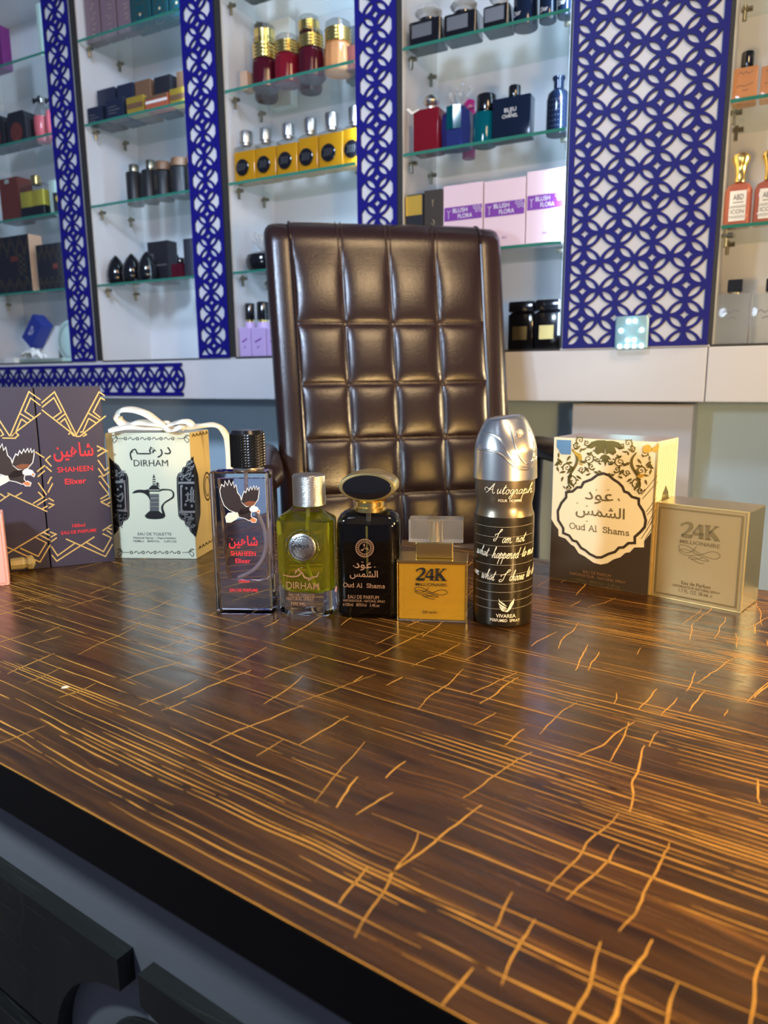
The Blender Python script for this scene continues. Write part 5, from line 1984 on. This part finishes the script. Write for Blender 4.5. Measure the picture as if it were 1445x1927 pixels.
for a, b, yt, lb in ((-24, 58, 445, 'larger black carton with gold line zigzags, left one on the lowest shelf'), (70, 124, 458, 'smaller black carton with gold line zigzags, behind the first lattice strip')):
    t = carton(lb, a, b, yt, S1, .02, .045, 'charcoal', 'black cartons with gold zigzags')
    a_ = Art()
    W, H = t.w, t.h
    for q in range(5):
        x = -W / 2 + W * (q + .5) / 5
        for dz in (0, .012):
            a_.rib([(x - W * .09, H * .97 - dz), (x, H * .72 - dz), (x + W * .09, H * .97 - dz)], .0011, raw=True)
            a_.rib([(x - W * .09, H * .05 + dz), (x, H * .20 + dz), (x + W * .09, H * .05 + dz)], .0011, raw=True)
    for q in range(4):
        z = H * (.3 + .1 * q)
        a_.rib([(W * .22, z), (W * .40, z + H * .12)], .0011, raw=True)
        a_.rib([(W * .40, z - .01), (W * .22, z + H * .10)], .0011, raw=True)
    a_.build('gold_lines', M['goldsat'], t.o, .0006)
    plate(t, 'redbrown', a + (b - a) * .55, a + (b - a) * .72, yt + 38, yt + 48, 'red_lettering')
    tag(MB().box(W / 2, W / 2 + .0004, .0, .045, 0, H).build('side_panel', M['tan'], t.o), 'tan side')
# loose things on the floor of the far left bay
t = It('tray', 'pale glass tray on the floor of the far left bay', 'tray', None, 28, 117, 668, SB, .02)
MB().loft([rr(t.w - e, .10 - e, .004, z, 0, .05, 3) for z, e in ((0, .004), (.004, 0), (.012, 0), (.012, .004), (.005, .006))]).build('tray_body', M['greenglass'], t.o)
zt_ = SB + .0125
sB, zB = onwall(66, 624, 1.56)
t = thing('perfume_carton', 'bright blue carton tipped over on the pale tray', 'perfume box', wp(sB, 1.56, zB), -WYAW)
t.rotation_mode = 'XYZ'
t.matrix_world = Matrix.Translation(wp(sB, 1.56, zB)) @ Matrix.Rotation(-WYAW, 4, 'Z') @ Matrix.Rotation(math.radians(-48), 4, 'Y')
MB().box(-.046, .046, -.012, .030, -.026, .026).build('carton_body', M['bluecard'], t, .0008)
a_ = Art()
a_.text('BLUE', (-.016, .001), (.016, .001), .008)
a_.rib([(-.010, -.006), (-.004, -.003), (.002, -.006), (.010, -.004)], .0016, raw=True)
a_.build('lettering', M['whiteprint'], t, .0124)
t = It('card', 'white folded card leaning behind the blue carton', 'card', None, 74, 107, 614, zt_, .09)
MB().add([(-t.w * .9, 0, .0), (t.w / 2, 0, 0), (t.w / 2, .012, t.h), (t.w * .3, .012, t.h), (-t.w * .9, .0, .002), (-t.w * .9, .003, 0), (t.w / 2, .003, 0), (t.w / 2, .0135, t.h), (t.w * .3, .0135, t.h), (-t.w * .9, .003, .002)],
         [(0, 1, 2, 3, 4), (9, 8, 7, 6, 5), (1, 6, 7, 2), (0, 5, 6, 1), (3, 2, 7, 8), (4, 3, 8, 9)]).build('card_sheet', M['ivory'], t.o)
t = It('crumpled_paper', 'crumpled white paper under the blue carton', 'paper', None, 36, 70, 652, zt_, .025)
mb = MB()
rnd = random.Random(5)
gr = [[(-t.w / 2 + t.w * i / 8, .035 * j / 5, max(.0002, t.h * (.55 * math.sin(math.pi * i / 8) * math.sin(math.pi * (j + .5) / 6) + rnd.uniform(0, .45)))) for i in range(9)] for j in range(6)]
mb.add([p for r_ in gr for p in r_], [(j * 9 + i, j * 9 + i + 1, (j + 1) * 9 + i + 1, (j + 1) * 9 + i) for j in range(5) for i in range(8)])
o = mb.build('paper', M['ivory'], t.o)
o.modifiers.new('solid', 'SOLIDIFY').thickness = .0006
t = It('plate', 'round pale green ornamental plate standing behind the first lattice strip', 'plate', None, 113, 158, 602, SB, .06)
R = t.h / 2
MB().loft([[(R * e * math.cos(2 * math.pi * j / 36), y, R + R * e * math.sin(2 * math.pi * j / 36)) for j in range(36)] for y, e in ((0.002, .5), (0, .93), (-.001, 1.), (.003, 1.), (.006, .6))]).build('plate_disc', M['greenglass'], t.o)
a_ = Art()
a_.ring(0, R, R * .86, .0016, raw=True)
a_.ring(0, R, R * .78, .0010, raw=True)
a_.build('rim_lines', M['inkgrey'], t.o, .0016)
carton('small pale block at the left end of the bay floor', 8, 27, 674, SB, .004, .02, 'ivory', name='block', cat='block')

# ---------------- second bay
for i, (a, b, yt) in enumerate(((150, 178, -60), (181, 209, -60), (212, 239, -60))):
    t = carton(('left', 'middle', 'right')[i] + ' one of the three tall mauve cartons on the highest shelf', a + 7, b + 7, yt, S4, .03, .03, 'mauve', 'mauve cartons with gold dashes')
    a_ = Art()
    rnd = random.Random(i)
    for q in range(12):
        z = .006 + q * .012
        x = rnd.uniform(-.010, .006)
        a_.rib([(x, z), (x + .011, z + rnd.uniform(-.004, .011))], .0009, raw=True)
    a_.build('gold_dashes', M['goldtext'], t.o, .0006)
for i, (a, b) in enumerate(((243, 281), (284, 314), (317, 346))):
    t = carton(('left', 'middle', 'right')[i] + ' one of the three dark teal cartons on the highest shelf', a, b, -60, S4, .03, .04, 'tealcard', 'dark teal cartons')
    a_ = Art()
    for q in range(6):
        a_.ring(0, .012 + q * .022, t.w * .34, .0008, 14, True)
    a_.build('ornament', M['goldsat'], t.o, .0005)
    b_ = Art()
    b_.disc(0, .030, .0035, n=12, raw=True)
    b_.build('gold_boss', M['goldtext'], t.o, .0010)
row = [('front', 163, 193, 201, 'navycard', 'navy carton at the left end of the front row, second highest shelf'), ('front', 199, 233, 185, 'navycard', 'wider navy carton second in the front row'),
       ('front', 238, 270, 181, 'ochre', 'yellow gold carton in the front row beside the navy cartons'), ('front', 273, 316, 178, 'orangecard', 'orange and brown carton with white stripe in the front row'),
       ('front', 319, 348, 165, 'ochre', 'gold carton at the right end of the front row'),
       ('back', 184, 217, 166, 'navycard', 'navy carton standing behind the front navy pair'), ('back', 222, 252, 157, 'navycard', 'navy carton with peaked lid in the back row'),
       ('back', 255, 284, 150, 'browncard', 'brown carton behind the yellow gold carton'), ('back', 291, 322, 142, 'charcoal', 'charcoal carton behind the orange carton'), ('back', 333, 352, 133, 'browncard', 'tall brown carton in the back corner')]
for rw, a, b, yt, m, lb in row:
    fr_ = rw == 'front'
    t = carton(lb, a, b, yt, S3, .012 if fr_ else .044, .028 if fr_ else .045, m, 'small cartons in two rows')
    if m == 'navycard' and fr_:
        for q in range(3):
            plate(t, 'greypl', a + 5, b - (7 if q % 2 else 14), yt + 14 + q * 6, yt + 15.6 + q * 6, 'print_line')
    if m == 'ochre':
        plate(t, 'browncard', a + 1, b - 1, yt + 12, yt + 22, 'brown_band')
    if m == 'orangecard':
        plate(t, 'ivory', a + 1, b - 1, yt + 9, yt + 14, 'white_stripe')
        plate(t, 'browncard', a + 1, b - 1, yt, yt + 6, 'brown_band')
G2 = 'black bottles on the second lowest shelf'
t = bottle('slim black bottle standing at the left end of its row', 231, 254, 322, S2, .04, .02, 'blackmat', (236, 250, 306), 'steel', G2, 'cyl', 'steel')
t = bottle('black oval bottle with silver cap, second in its row', 260, 283, 318, S2, .04, .03, 'blackmat', (268, 281, 298), 'steel', G2, 'cyl', 'steel')
for a, b, ysh, ct, lb in ((283, 310, 320, 300, 'black jar-shaped bottle with bronze cap, third in its row'), (312, 342, 312, 293, 'black jar-shaped bottle with bronze cap, fourth in its row'), (343, 371, 307, 287, 'black jar-shaped bottle with bronze cap, behind the second lattice strip')):
    t = bottle(lb, a, b, ysh, S2, .03, .04, 'blackmat', (a + 2, b - 2, ct), 'browncard', G2, 'cyl', 'blackmat')
    R = t.w / 2
    a_ = Art()
    a_.poly([(-R * .75, t.h * .35), (-R * .1, t.h * .35), (-R * .1, t.h * .85), (-R * .75, t.h * .85)], True)
    a_.build('label_plate', M['goldsat'], t.o, .0006, lambda u, v, o, R=R: (u, R - math.sqrt(max(0, R * R - u * u)) - o, v))
for i, (a, b, yt) in enumerate(((189, 218, 478), (220, 248, 474), (250, 277, 470))):
    t = It('perfume_bottle', ('left', 'middle', 'right')[i] + ' one of the three glossy black teardrop bottles', 'perfume bottle', 'black teardrop bottles', a, b, yt, S1, .02)
    w, h = t.w / 2, t.h
    MB().lathe([(w * .70, 0), (w * .92, h * .10), (w, h * .28), (w * .96, h * .45), (w * .80, h * .65), (w * .55, h * .82), (w * .25, h * .94), (w * .04, h)], 0, w, 28).build('bottle_body', M['black'], t.o)
    MB().lathe([(w * 1.0, h * .125), (w * 1.02, h * .14), (w * .99, h * .155)], 0, w, 28, False, False).build('silver_band', M['blackmetal'], t.o)
t = carton('black stepped carton stack with grey L-shaped window frame', 278, 318, 478, S1, .077, .042, 'charcoal')
tp_ = MB().box(-t.w / 2, t.w / 2 - .003, .004, .040, t.h + .0002, t.z(453)).build('carton_lid', M['charcoal'], t.o, .0006)
a_ = Art()
a_.rib([(t.x(279), t.z(478)), (t.x(290), t.z(478)), (t.x(290), t.z(499)), (t.x(314), t.z(499))], .004, raw=True)
a_.build('grey_frame', M['inkgrey'], t.o, .0008)
bottle('dark low bottle between the black carton stack and the black tower carton', 321, 344, 496, S1, .03, .03, 'garnet', (328, 339, 484), 'black', None, 'box', 'black')
carton('tall black carton at the second lattice strip', 346, 372, 448, S1, .02, .04, 'charcoal')

# ---------------- middle bay
t = bottle('squared grey bottle whose base shows through the highest shelf', 449, 509, -60, S4, .03, .05, 'smoke', (465, 492, -100), 'black', None, 'box', 'gold', r=.010)
carton('small tan carton left of the ruby bottles', 452, 465, 134, S3, .02, .03, 'tan')
carton('white carton with bar code standing behind the ruby bottles', 506, 546, 36, S3, .15, .03, 'ivory')
GR = 'ruby and peach bottles with gold collars'


def royal(label, xl, xr, ysh, yg, yc, dep, m):
    """short round bottle, tall gold collar, clear cap"""
    t = It('perfume_bottle', label, 'perfume bottle', GR, xl, xr, ysh, S3, dep)
    R = t.w / 2 * .945
    h = t.h
    zg, zc = t.z(yg), t.z(yc)
    mb = MB()
    rings = []
    for q, e in ((0, .90), (.05, 1.), (.55, 1.), (.85, .97), (.95, .92), (1., .82)):
        rings.append([(R * e * (1 + .025 * math.cos(12 * 2 * math.pi * j / 48)) * math.cos(2 * math.pi * j / 48), R + R * e * (1 + .025 * math.cos(12 * 2 * math.pi * j / 48)) * math.sin(2 * math.pi * j / 48), h * q) for j in range(48)])
    mb.loft(rings).build('bottle_body', M[m], t.o)
    mb = MB()
    pr = []
    for k in range(9):
        z = h + .0003 + (zg - h) * k / 8
        pr += [(R * (.88 if k % 2 else .93), z)]
    mb.lathe(pr, 0, R, 36)
    mb.build('gold_collar', M['gold'], t.o)
    MB().lathe([(R * .86, zg + .0003), (R * .86, zc - .004), (R * .70, zc)], 0, R, 30).build('clear_cap', M['clearsh'], t.o)
    return t


royal('dark red bottle with gold collar at the back left of its shelf', 468, 506, 80, 50, 38, .075, 'garnet')
royal('dark red bottle with gold collar in front at the left', 463, 506, 106, 77, 62, .02, 'garnet')
royal('bright ruby bottle with gold collar, second in the front row', 505, 549, 96, 72, 57, .02, 'ruby')
royal('dark red bottle with gold collar at the back, behind the third', 552, 591, 55, 34, 21, .083, 'garnet')
royal('dark red bottle with gold collar, third in the front row', 549, 596, 85, 60, 46, .02, 'garnet')
royal('peach orange bottle with gold collar and clear dome cap', 598, 648, 74, 47, 29, .02, 'peach')
carton('low wine red carton right of the peach bottle', 649, 682, 84, S3, .04, .04, 'redbrown')
carton('grey carton behind the wine red carton', 650, 676, 48, S3, .10, .03, 'greypl')
GG = 'golden bottles with round black medallions'
ORD = ('first', 'second', 'third', 'fourth', 'fifth', 'sixth')
for i, (a, b, ysh, ysm, cap) in enumerate(((440, 479, 270, 284, (447, 467, 243)), (480, 519, 264, 277, (484, 503, 237)), (520, 559, 257, 270, (526, 546, 229)), (561, 598, 249, 258, (568, 588, 219)),
                                           (599, 645, 240, 250, (607, 629, 208)), (645, 686, 232, 241, (651, 673, 198)))):
    t = bottle('golden bottle with round black medallion, %s from the left' % ORD[i], a, b, ysh, S2, .02 + .004 * (i % 2), .035, 'golden', cap, 'silver', GG, 'box', 'silver', None, ysm, .003)
    R = .019
    mx = t.x(a + (b - a) * .42)
    md = MB().loft([[(mx + R * e * math.cos(2 * math.pi * j / 26), y, t.h * .40 + R * e * math.sin(2 * math.pi * j / 26)) for j in range(26)] for y, e in ((-.0004, 1.), (-.0035, 1.), (-.0045, .9))]).build('medallion', M['black'], t.o)
    a_ = Art()
    for q in range(4):
        a_.rib([(mx - R * .55 + q * R * .3, t.h * .40 - R * .4), (mx - R * .35 + q * R * .3, t.h * .40 + R * .1), (mx - R * .5 + q * R * .3, t.h * .40 + R * .45)], .0012, raw=True)
    a_.build('emblem', M['greypl'], md, .0047)
t = It('perfume_bottle', 'round black bottle with spiky crystal stopper beside the chair back', 'perfume bottle', None, 447, 505, 470, S1, .02)
w, h = t.w / 2, t.h
MB().lathe([(w * .72, 0), (w * .95, h * .25), (w, h * .6), (w * .9, h * .85), (w * .5, h)], 0, w, 28).build('bottle_body', M['black'], t.o)
cr_ = MB()
rnd = random.Random(2)
for q in range(26):
    a = rnd.uniform(0, 2 * math.pi)
    e = rnd.uniform(.1, 1.)
    d_ = Vector((math.cos(a) * e, math.sin(a) * e * .7, rnd.uniform(.5, 1.1)))
    p = Vector((0, w, h + .001))
    cr_.tube([p + d_ * .006, p + d_ * w * .9, p + d_ * w * 1.05], [.002, .0042, .0006], 5)
cr_.build('crystal_stopper', M['faux'], t.o)
for i, (a, b) in enumerate(((443, 471), (472, 500), (501, 529))):
    t = It('perfume_carton', ('left', 'middle', 'right')[i] + ' one of the three low lilac packs by the chair back', 'perfume box', 'lilac packs', a, b, 616, SB, .012)
    MB().box(-t.w / 2, t.w / 2, 0, .018, 0, t.h).build('carton_body', M['lilacbox'], t.o, .003, 3)
    a_ = Art()
    a_.rib([(-t.w * .22, t.h * .50), (t.w * .22, t.h * .62)], .0035, raw=True)
    a_.rib([(-t.w * .1, t.h * .30), (t.w * .08, t.h * .36)], .0022, raw=True)
    a_.build('dark_mark', M['violet'], t.o, .0006)
for i, (a, b, yt, ys) in enumerate(((459, 475, 570, 594), (480, 500, 567, 592))):
    bottle(('left', 'right')[i] + ' one of two gold-necked bottles with black caps behind the lilac packs', a, b, 606, SB, .033, .024, 'lilacbox', (a, b - 1, yt), 'black', 'gold necked bottles', 'cyl', 'gold')

# ---------------- fourth bay
GB = 'black square bottles with silver plates'
for i, (a, b, ysh, pl, ct) in enumerate(((768, 829, 36, (775, 812, 43, 68), 2), (834, 896, 22, (841, 880, 28, 54), -12), (908, 957, 8, (912, 948, 13, 39), -26))):
    t = bottle(('left', 'middle', 'right')[i] + ' one of the three black square bottles with silver plates', a, b, ysh, S3, .015, .045, 'black', (a + 6, b - 6, ct), 'faux', GB, 'box', 'black', r=.005, capshape='gem')
    plate(t, 'greypl', *pl)
for i, (a, b, x0, x1, yb, ct) in enumerate(((960, 1006, 965, 980, 26, -40), (1011, 1044, 1016, 1031, 20, -50), (1046, 1080, 1050, 1064, 7, -60))):
    t = bottle('dark clear bottle with small white name, %s of three' % ORD[i], a, b, ct + 12, S3, .02, .04, 'navygl', (a + 8, b - 8, ct - 25), 'black', 'dark bottles with a white name', 'cyl', 'chrome')
    R = t.w / 2
    a_ = Art()
    a_.text('Dior', (t.x(x0), t.z(yb)), (t.x(x1), t.z(yb)), .0085, .004)
    a_.build('lettering', M['whiteprint'], t.o, .0006, lambda u, v, o, R=R: (u, R - math.sqrt(max(0, R * R - u * u)) - o, v))
t = bottle('wine red bottle with silver cap and white ribbon', 777, 825, 204, S2, .015, .04, 'ruby', (790, 820, 174), 'chrome', None, 'box', 'chrome', r=.003, capshape='gem')
MB().add([(t.x(765), -.0025, t.z(200)), (t.x(770), -.003, t.z(198)), (t.x(778), -.004, t.z(207)), (t.x(790), -.0035, t.z(203)), (t.x(790), -.003, t.z(206)), (t.x(776), -.004, t.z(212))], [(0, 1, 2, 5), (2, 3, 4, 5)]).build('white_ribbon', M['ribbon'], t.o)
t = It('perfume_bottle', 'faceted cobalt blue bottle with crystal cluster top', 'perfume bottle', None, 826, 880, 196, S2, .015)
w, h = t.w / 2, t.h
MB().loft([[(x * w * e, .022 + y * .020 * e, z * h) for x, y in ((-1, -.4), (-.5, -1), (.5, -1), (1, -.4), (1, .6), (0, 1), (-1, .6))] for z, e in ((0, .95), (.5, 1.0), (.85, .95), (1., .55))], smooth=False).build('bottle_body', M['bluegl'], t.o)
MB().loft([[(x * w * .5, -.0005 + y * .004 + .002, z * h) for x, y in ((-1, 0), (0, -1), (1, 0))] for z in (.45, .98)], smooth=False).build('teal_facet', M['tealgl'], t.o)
cr_ = MB()
for x, y, z in ((840, 0, 172), (850, .008, 160), (862, .004, 155), (875, .006, 160), (845, -.004, 184), (860, -.006, 176), (872, -.003, 180)):
    cr_.lathe([(.001, t.z(z + 8)), (.005, t.z(z + 2)), (.0035, t.z(z - 4)), (.0005, t.z(z - 7))], t.x(x), .020 + y, 6)
    cr_.tube([(t.x(x), .020 + y, t.z(z + 6)), (t.x(856), .02, h - .004)], .0022, 6)
cr_.build('crystal_cluster', M['faux'], t.o)
bottle('small magenta bottle peeping out behind the cobalt bottle', 866, 890, 205, S2, .09, .02, 'magenta', (868, 888, 186), 'magenta', None, 'cyl', 'magenta')
t = bottle('teal ribbed bottle with wide black cap', 883, 926, 208, S2, .015, .04, 'tealgl', (889, 925, 173), 'black', None, 'cyl', 'black')
t = bottle('flat midnight blue square bottle with white lettering', 926, 998, 181, S2, .02, .03, 'navygl', (952, 974, 158), 'black', None, 'box', 'black', r=.0015)
words(t, 'whiteprint', 'BLEU', 949, 971, 210, .0075)
words(t, 'whiteprint', 'DE', 957, 963, 214, .0028)
words(t, 'whiteprint', 'CHANEL', 945, 974, 221, .0065)
t = It('perfume_bottle', 'black flask-shaped bottle with flared lip, beside the wide lattice panel', 'perfume bottle', None, 1023, 1066, 166, S2, .02)
w, h = t.w / 2, t.h
n0, n1 = t.z(164), t.z(137)
nw = w * .44
MB().lathe([(w * .95, 0), (w, .003), (w, h * .80), (w * .90, h * .95), (w * .6, h * 1.03), (nw, h * 1.06), (nw, n1 - .008), (nw * 1.25, n1 - .005), (nw * 1.25, n1 - .001), (nw * .9, n1)], 0, w, 32).build('bottle_body', M['navygl'], t.o)
dt = Art()
for q in range(5):
    for k in range(6):
        dt.rib([(-w * .5 + q * w * .25, h * (.15 + .12 * k)), (-w * .44 + q * w * .25, h * (.17 + .12 * k))], .001, raw=True)
dt.build('dotted_relief', M['greypl'], t.o, .0004, lambda u, v, o, R=w: (u, R - math.sqrt(max(0, R * R - u * u)) - o, v))
t = carton('black carton with glowing gold picture, above the chair back', 757, 796, 366, S1, .015, .05, 'charcoal')
plate(t, 'foilbright', 764, 794, 368, 405, 'gold_picture')
t = carton('black carton with faint gold script, left of the blush cartons', 798, 831, 357, S1, .015, .05, 'brownblack')
a_ = Art()
a_.rib([(-.002, t.h * .85), (0, t.h * .80), (.002, t.h * .85), (0, t.h * .80), (0, t.h * .74)], .0007, raw=True)
a_.rib([(-.003, t.h * .48), (.002, t.h * .44), (.004, t.h * .50), (.0, t.h * .54)], .0008, raw=True)
a_.build('gold_script', M['goldtext'], t.o, .0006)
for i, (a, b, yt, b0, b1) in enumerate(((834, 908, 346, 398, 421), (910, 988, 337, 382, 416), (990, 1062, 319, 370, 404))):
    t = carton(('left', 'middle', 'right')[i] + ' one of the three blush pink cartons with violet bands', a, b, yt, S1, .02, .045, 'blush', 'blush pink cartons')
    zc_ = t.h * .575
    band = Art()
    band.poly([(-t.w * .47, zc_ - .014), (t.w * .48, zc_ - .014), (t.w * .48, zc_ + .014), (-t.w * .47, zc_ + .014)], True)
    bo_ = band.build('violet_band', M['violet'], t.o, .0005)
    a_ = Art()
    a_.text('BLUSH', (-t.w * .25, zc_ + .002), (t.w * .12, zc_ + .002), .0085, .003)
    a_.text('FLORA', (-t.w * .12, zc_ - .010), (t.w * .24, zc_ - .010), .0085, .003)
    a_.rib([(-t.w * .36, zc_ - .010), (-t.w * .36, zc_ + .004), (-t.w * .40, zc_ + .008)], .0008, raw=True)
    a_.rib([(-t.w * .36, zc_ + .004), (-t.w * .31, zc_ + .008)], .0008, raw=True)
    for q in range(4):
        a_.ring(t.w * (.30 + .05 * q), zc_ + .009 - .007 * (q % 2), .003, .0007, 10, True)
    a_.build('lettering', M['whiteprint'], bo_, .0008)
    b_ = Art()
    b_.text('eau', (-.004, t.h * .14), (.006, t.h * .14), .005)
    b_.build('small_lettering', M['violet'], t.o, .0006)
for i, (a, b, yt) in enumerate(((955, 1003, 567), (1005, 1056, 563))):
    t = It('perfume_bottle', ('left', 'right')[i] + ' one of two black glossy square bottles at the bottom of the fourth bay', 'perfume bottle', 'black square bottles on the bay floor', a, b, yt, SB, .012)
    w, h = t.w, t.h
    MB().loft([rr(w - e, .042 - e, .004, z, 0, .022, 3) for z, e in ((0, .002), (.002, 0), (h * .72, 0), (h * .78, .012))]).build('bottle_body', M['black'], t.o)
    MB().loft([rr(w - e, .042 - e, .004, z, 0, .022, 3) for z, e in ((h * .785, .003), (h * .80, 0), (h * .97, 0), (h, .004))]).build('cap', M['black'], t.o)
    a_ = Art()
    a_.poly([(-w * .30, h * .20), (w * .26, h * .20), (w * .26, h * .48), (-w * .30, h * .48)], True)
    a_.build('gold_label', M['goldsat'], t.o, .0004)

# ---------------- far right bay
for i, (a, b, ysh, cap) in enumerate(((1379, 1425, 126, (1390, 1415, 94)), (1431, 1480, 121, (1442, 1468, 86)))):
    t = bottle(('left', 'right')[i] + ' apricot bottle with rounded black cap in the far right bay', a, b, ysh, S2, .03, .03, 'orangegl', cap, 'black', 'apricot bottles', 'box', 'black', r=.002)
    a_ = Art()
    a_.rib([(-t.w * .30, t.h * .82), (-t.w * .2, t.h * .88), (-t.w * .1, t.h * .80), (0, t.h * .87), (t.w * .1, t.h * .80), (t.w * .3, t.h * .86)], .0009, raw=True, sm=2)
    a_.rib([(-t.w * .34, t.h * .46), (-t.w * .2, t.h * .50), (0, t.h * .47), (t.w * .32, t.h * .53)], .0012, raw=True, sm=2)
    a_.text('oud', (-t.w * .1, t.h * .33), (t.w * .12, t.h * .33), .0045)
    a_.build('lettering', M['browncard'], t.o, .0006)
for i, (a, b, ysh, cap) in enumerate(((1362, 1414, 340, (1374, 1409, 288)), (1418, 1470, 335, (1430, 1464, 281)))):
    t = It('perfume_bottle', ('left', 'right')[i] + ' coral bottle with white label and flared gold cap', 'perfume bottle', 'coral bottles with white labels', a, b, ysh, S1, .025)
    w, h = t.w, t.h
    dq = .034
    MB().loft([rr(w - e, dq - e, .008, z, 0, dq / 2, 4) for z, e in ((0, .003), (.002, 0), (h * .80, 0), (h * .92, .008), (h, .028))]).build('bottle_body', M['coral'], t.o)
    cw = (t.x(cap[1]) - t.x(cap[0])) / 2
    zc = t.z(cap[2])
    H = zc - h
    MB().lathe([(cw * .55, h + .0002), (cw * .6, h + H * .12), (cw * .52, h + H * .2), (cw * .6, h + H * .5), (cw * .72, h + H * .62), (cw, h + H * .80), (cw, h + H * .92), (cw * .8, zc)], 0, dq / 2, 28).build('cap', M['gold'], t.o)
    a_ = Art()
    a_.poly([(-w * .30, h * .12), (w * .30, h * .12), (w * .30, h * .78), (-w * .30, h * .78)], True)
    lb_ = a_.build('white_label', M['ivory'], t.o, .0005)
    a_ = Art()
    a_.text('ABD', (-w * .18, h * .58), (w * .20, h * .58), h * .12)
    a_.text('THE LABEL', (-w * .18, h * .52), (w * .20, h * .52), h * .035) if False else a_.rib([(-w * .18, h * .525), (w * .20, h * .525)], .0012, raw=True)
    a_.text('ICON', (-w * .24, h * .28), (w * .24, h * .28), h * .09)
    for q in range(7):
        a_.rib([(-w * .28 + q * w * .08, h * .24), (-w * .24 + q * w * .08, h * .17), (-w * .20 + q * w * .08, h * .24)], .0006, raw=True)
        a_.rib([(-w * .28 + q * w * .08, h * .40), (-w * .24 + q * w * .08, h * .46), (-w * .20 + q * w * .08, h * .40)], .0006, raw=True)
    a_.build('lettering', M['ink'], lb_, .0008)
for i, (a, b, ysh, cap) in enumerate(((1347, 1408, 553, (1364, 1392, 526)), (1412, 1474, 552, (1436, 1464, 524)))):
    t = bottle(('left', 'right')[i] + ' ice-clear square bottle with dark cap on the far right bay floor', a, b, ysh, SB, .02, .03, 'ice', cap, 'smoke' if False else 'blackmetal', 'ice clear square bottles', 'box', 'steel', r=.002, capshape='box')
    a_ = Art()
    a_.rib([(-t.w * .30, t.h * .62), (-t.w * .2, t.h * .68), (-t.w * .08, t.h * .62), (t.w * .05, t.h * .68), (t.w * .22, t.h * .64)], .0016, raw=True, sm=2)
    a_.rib([(-t.w * .15, t.h * .50), (0, t.h * .54), (t.w * .12, t.h * .50)], .0016, raw=True, sm=2)
    a_.build('lettering', M['greypl'], t.o, .0006)
# gold bottle picture behind the wide lattice
s_, z_ = onwall(1212, 187, WF + .0075)
t = thing('picture', 'printed picture of a gold bottle on the white board behind the wide lattice', 'picture', wp(s_, WF + .0072, z_), -WYAW)
q_ = lambda x, y: (onwall(x, y, WF + .0072)[0] - s_, onwall(x, y, WF + .0072)[1] - z_)
MB().box(-.052, .052, 0, .0006, -.060, .056).build('sheet', M['ivory'], t)
a_ = Art()
a_.rib([q_(*p) for p in ((1163, 140), (1178, 128), (1195, 136), (1225, 126), (1255, 124), (1266, 134), (1262, 180), (1256, 240), (1235, 250), (1205, 238), (1180, 248), (1160, 235), (1160, 190))], .004, True, True)
a_.build('frame_print', M['tan'], t, .0003)
a_ = Art()
a_.poly([q_(*p) for p in ((1185, 150), (1212, 145), (1245, 150), (1252, 190), (1240, 235), (1208, 245), (1180, 232), (1178, 185))], True)
a_.build('gold_print', M['foilbright'], t, .0004)
a_ = Art()
a_.poly([q_(*p) for p in ((1190, 175), (1212, 168), (1236, 176), (1240, 200), (1232, 212), (1195, 214), (1186, 200))], True)
a_.build('pale_print', M['ivory'], t, .0005)
# a scrap of paper left on the counter
p_ = onz(123, 1294)
t = thing('paper_scrap', 'tiny pale paper scrap lying on the counter in front of the ivory carton', 'paper', p_, .4)
MB().loft([[(x, y, z) for x, y in ((-.0025, -.0012), (.0004, -.002), (.0028, -.0004), (.0012, .0016), (-.0016, .0018))] for z in (.0002, .0005)], smooth=False).build('scrap', M['creamprint'], t)
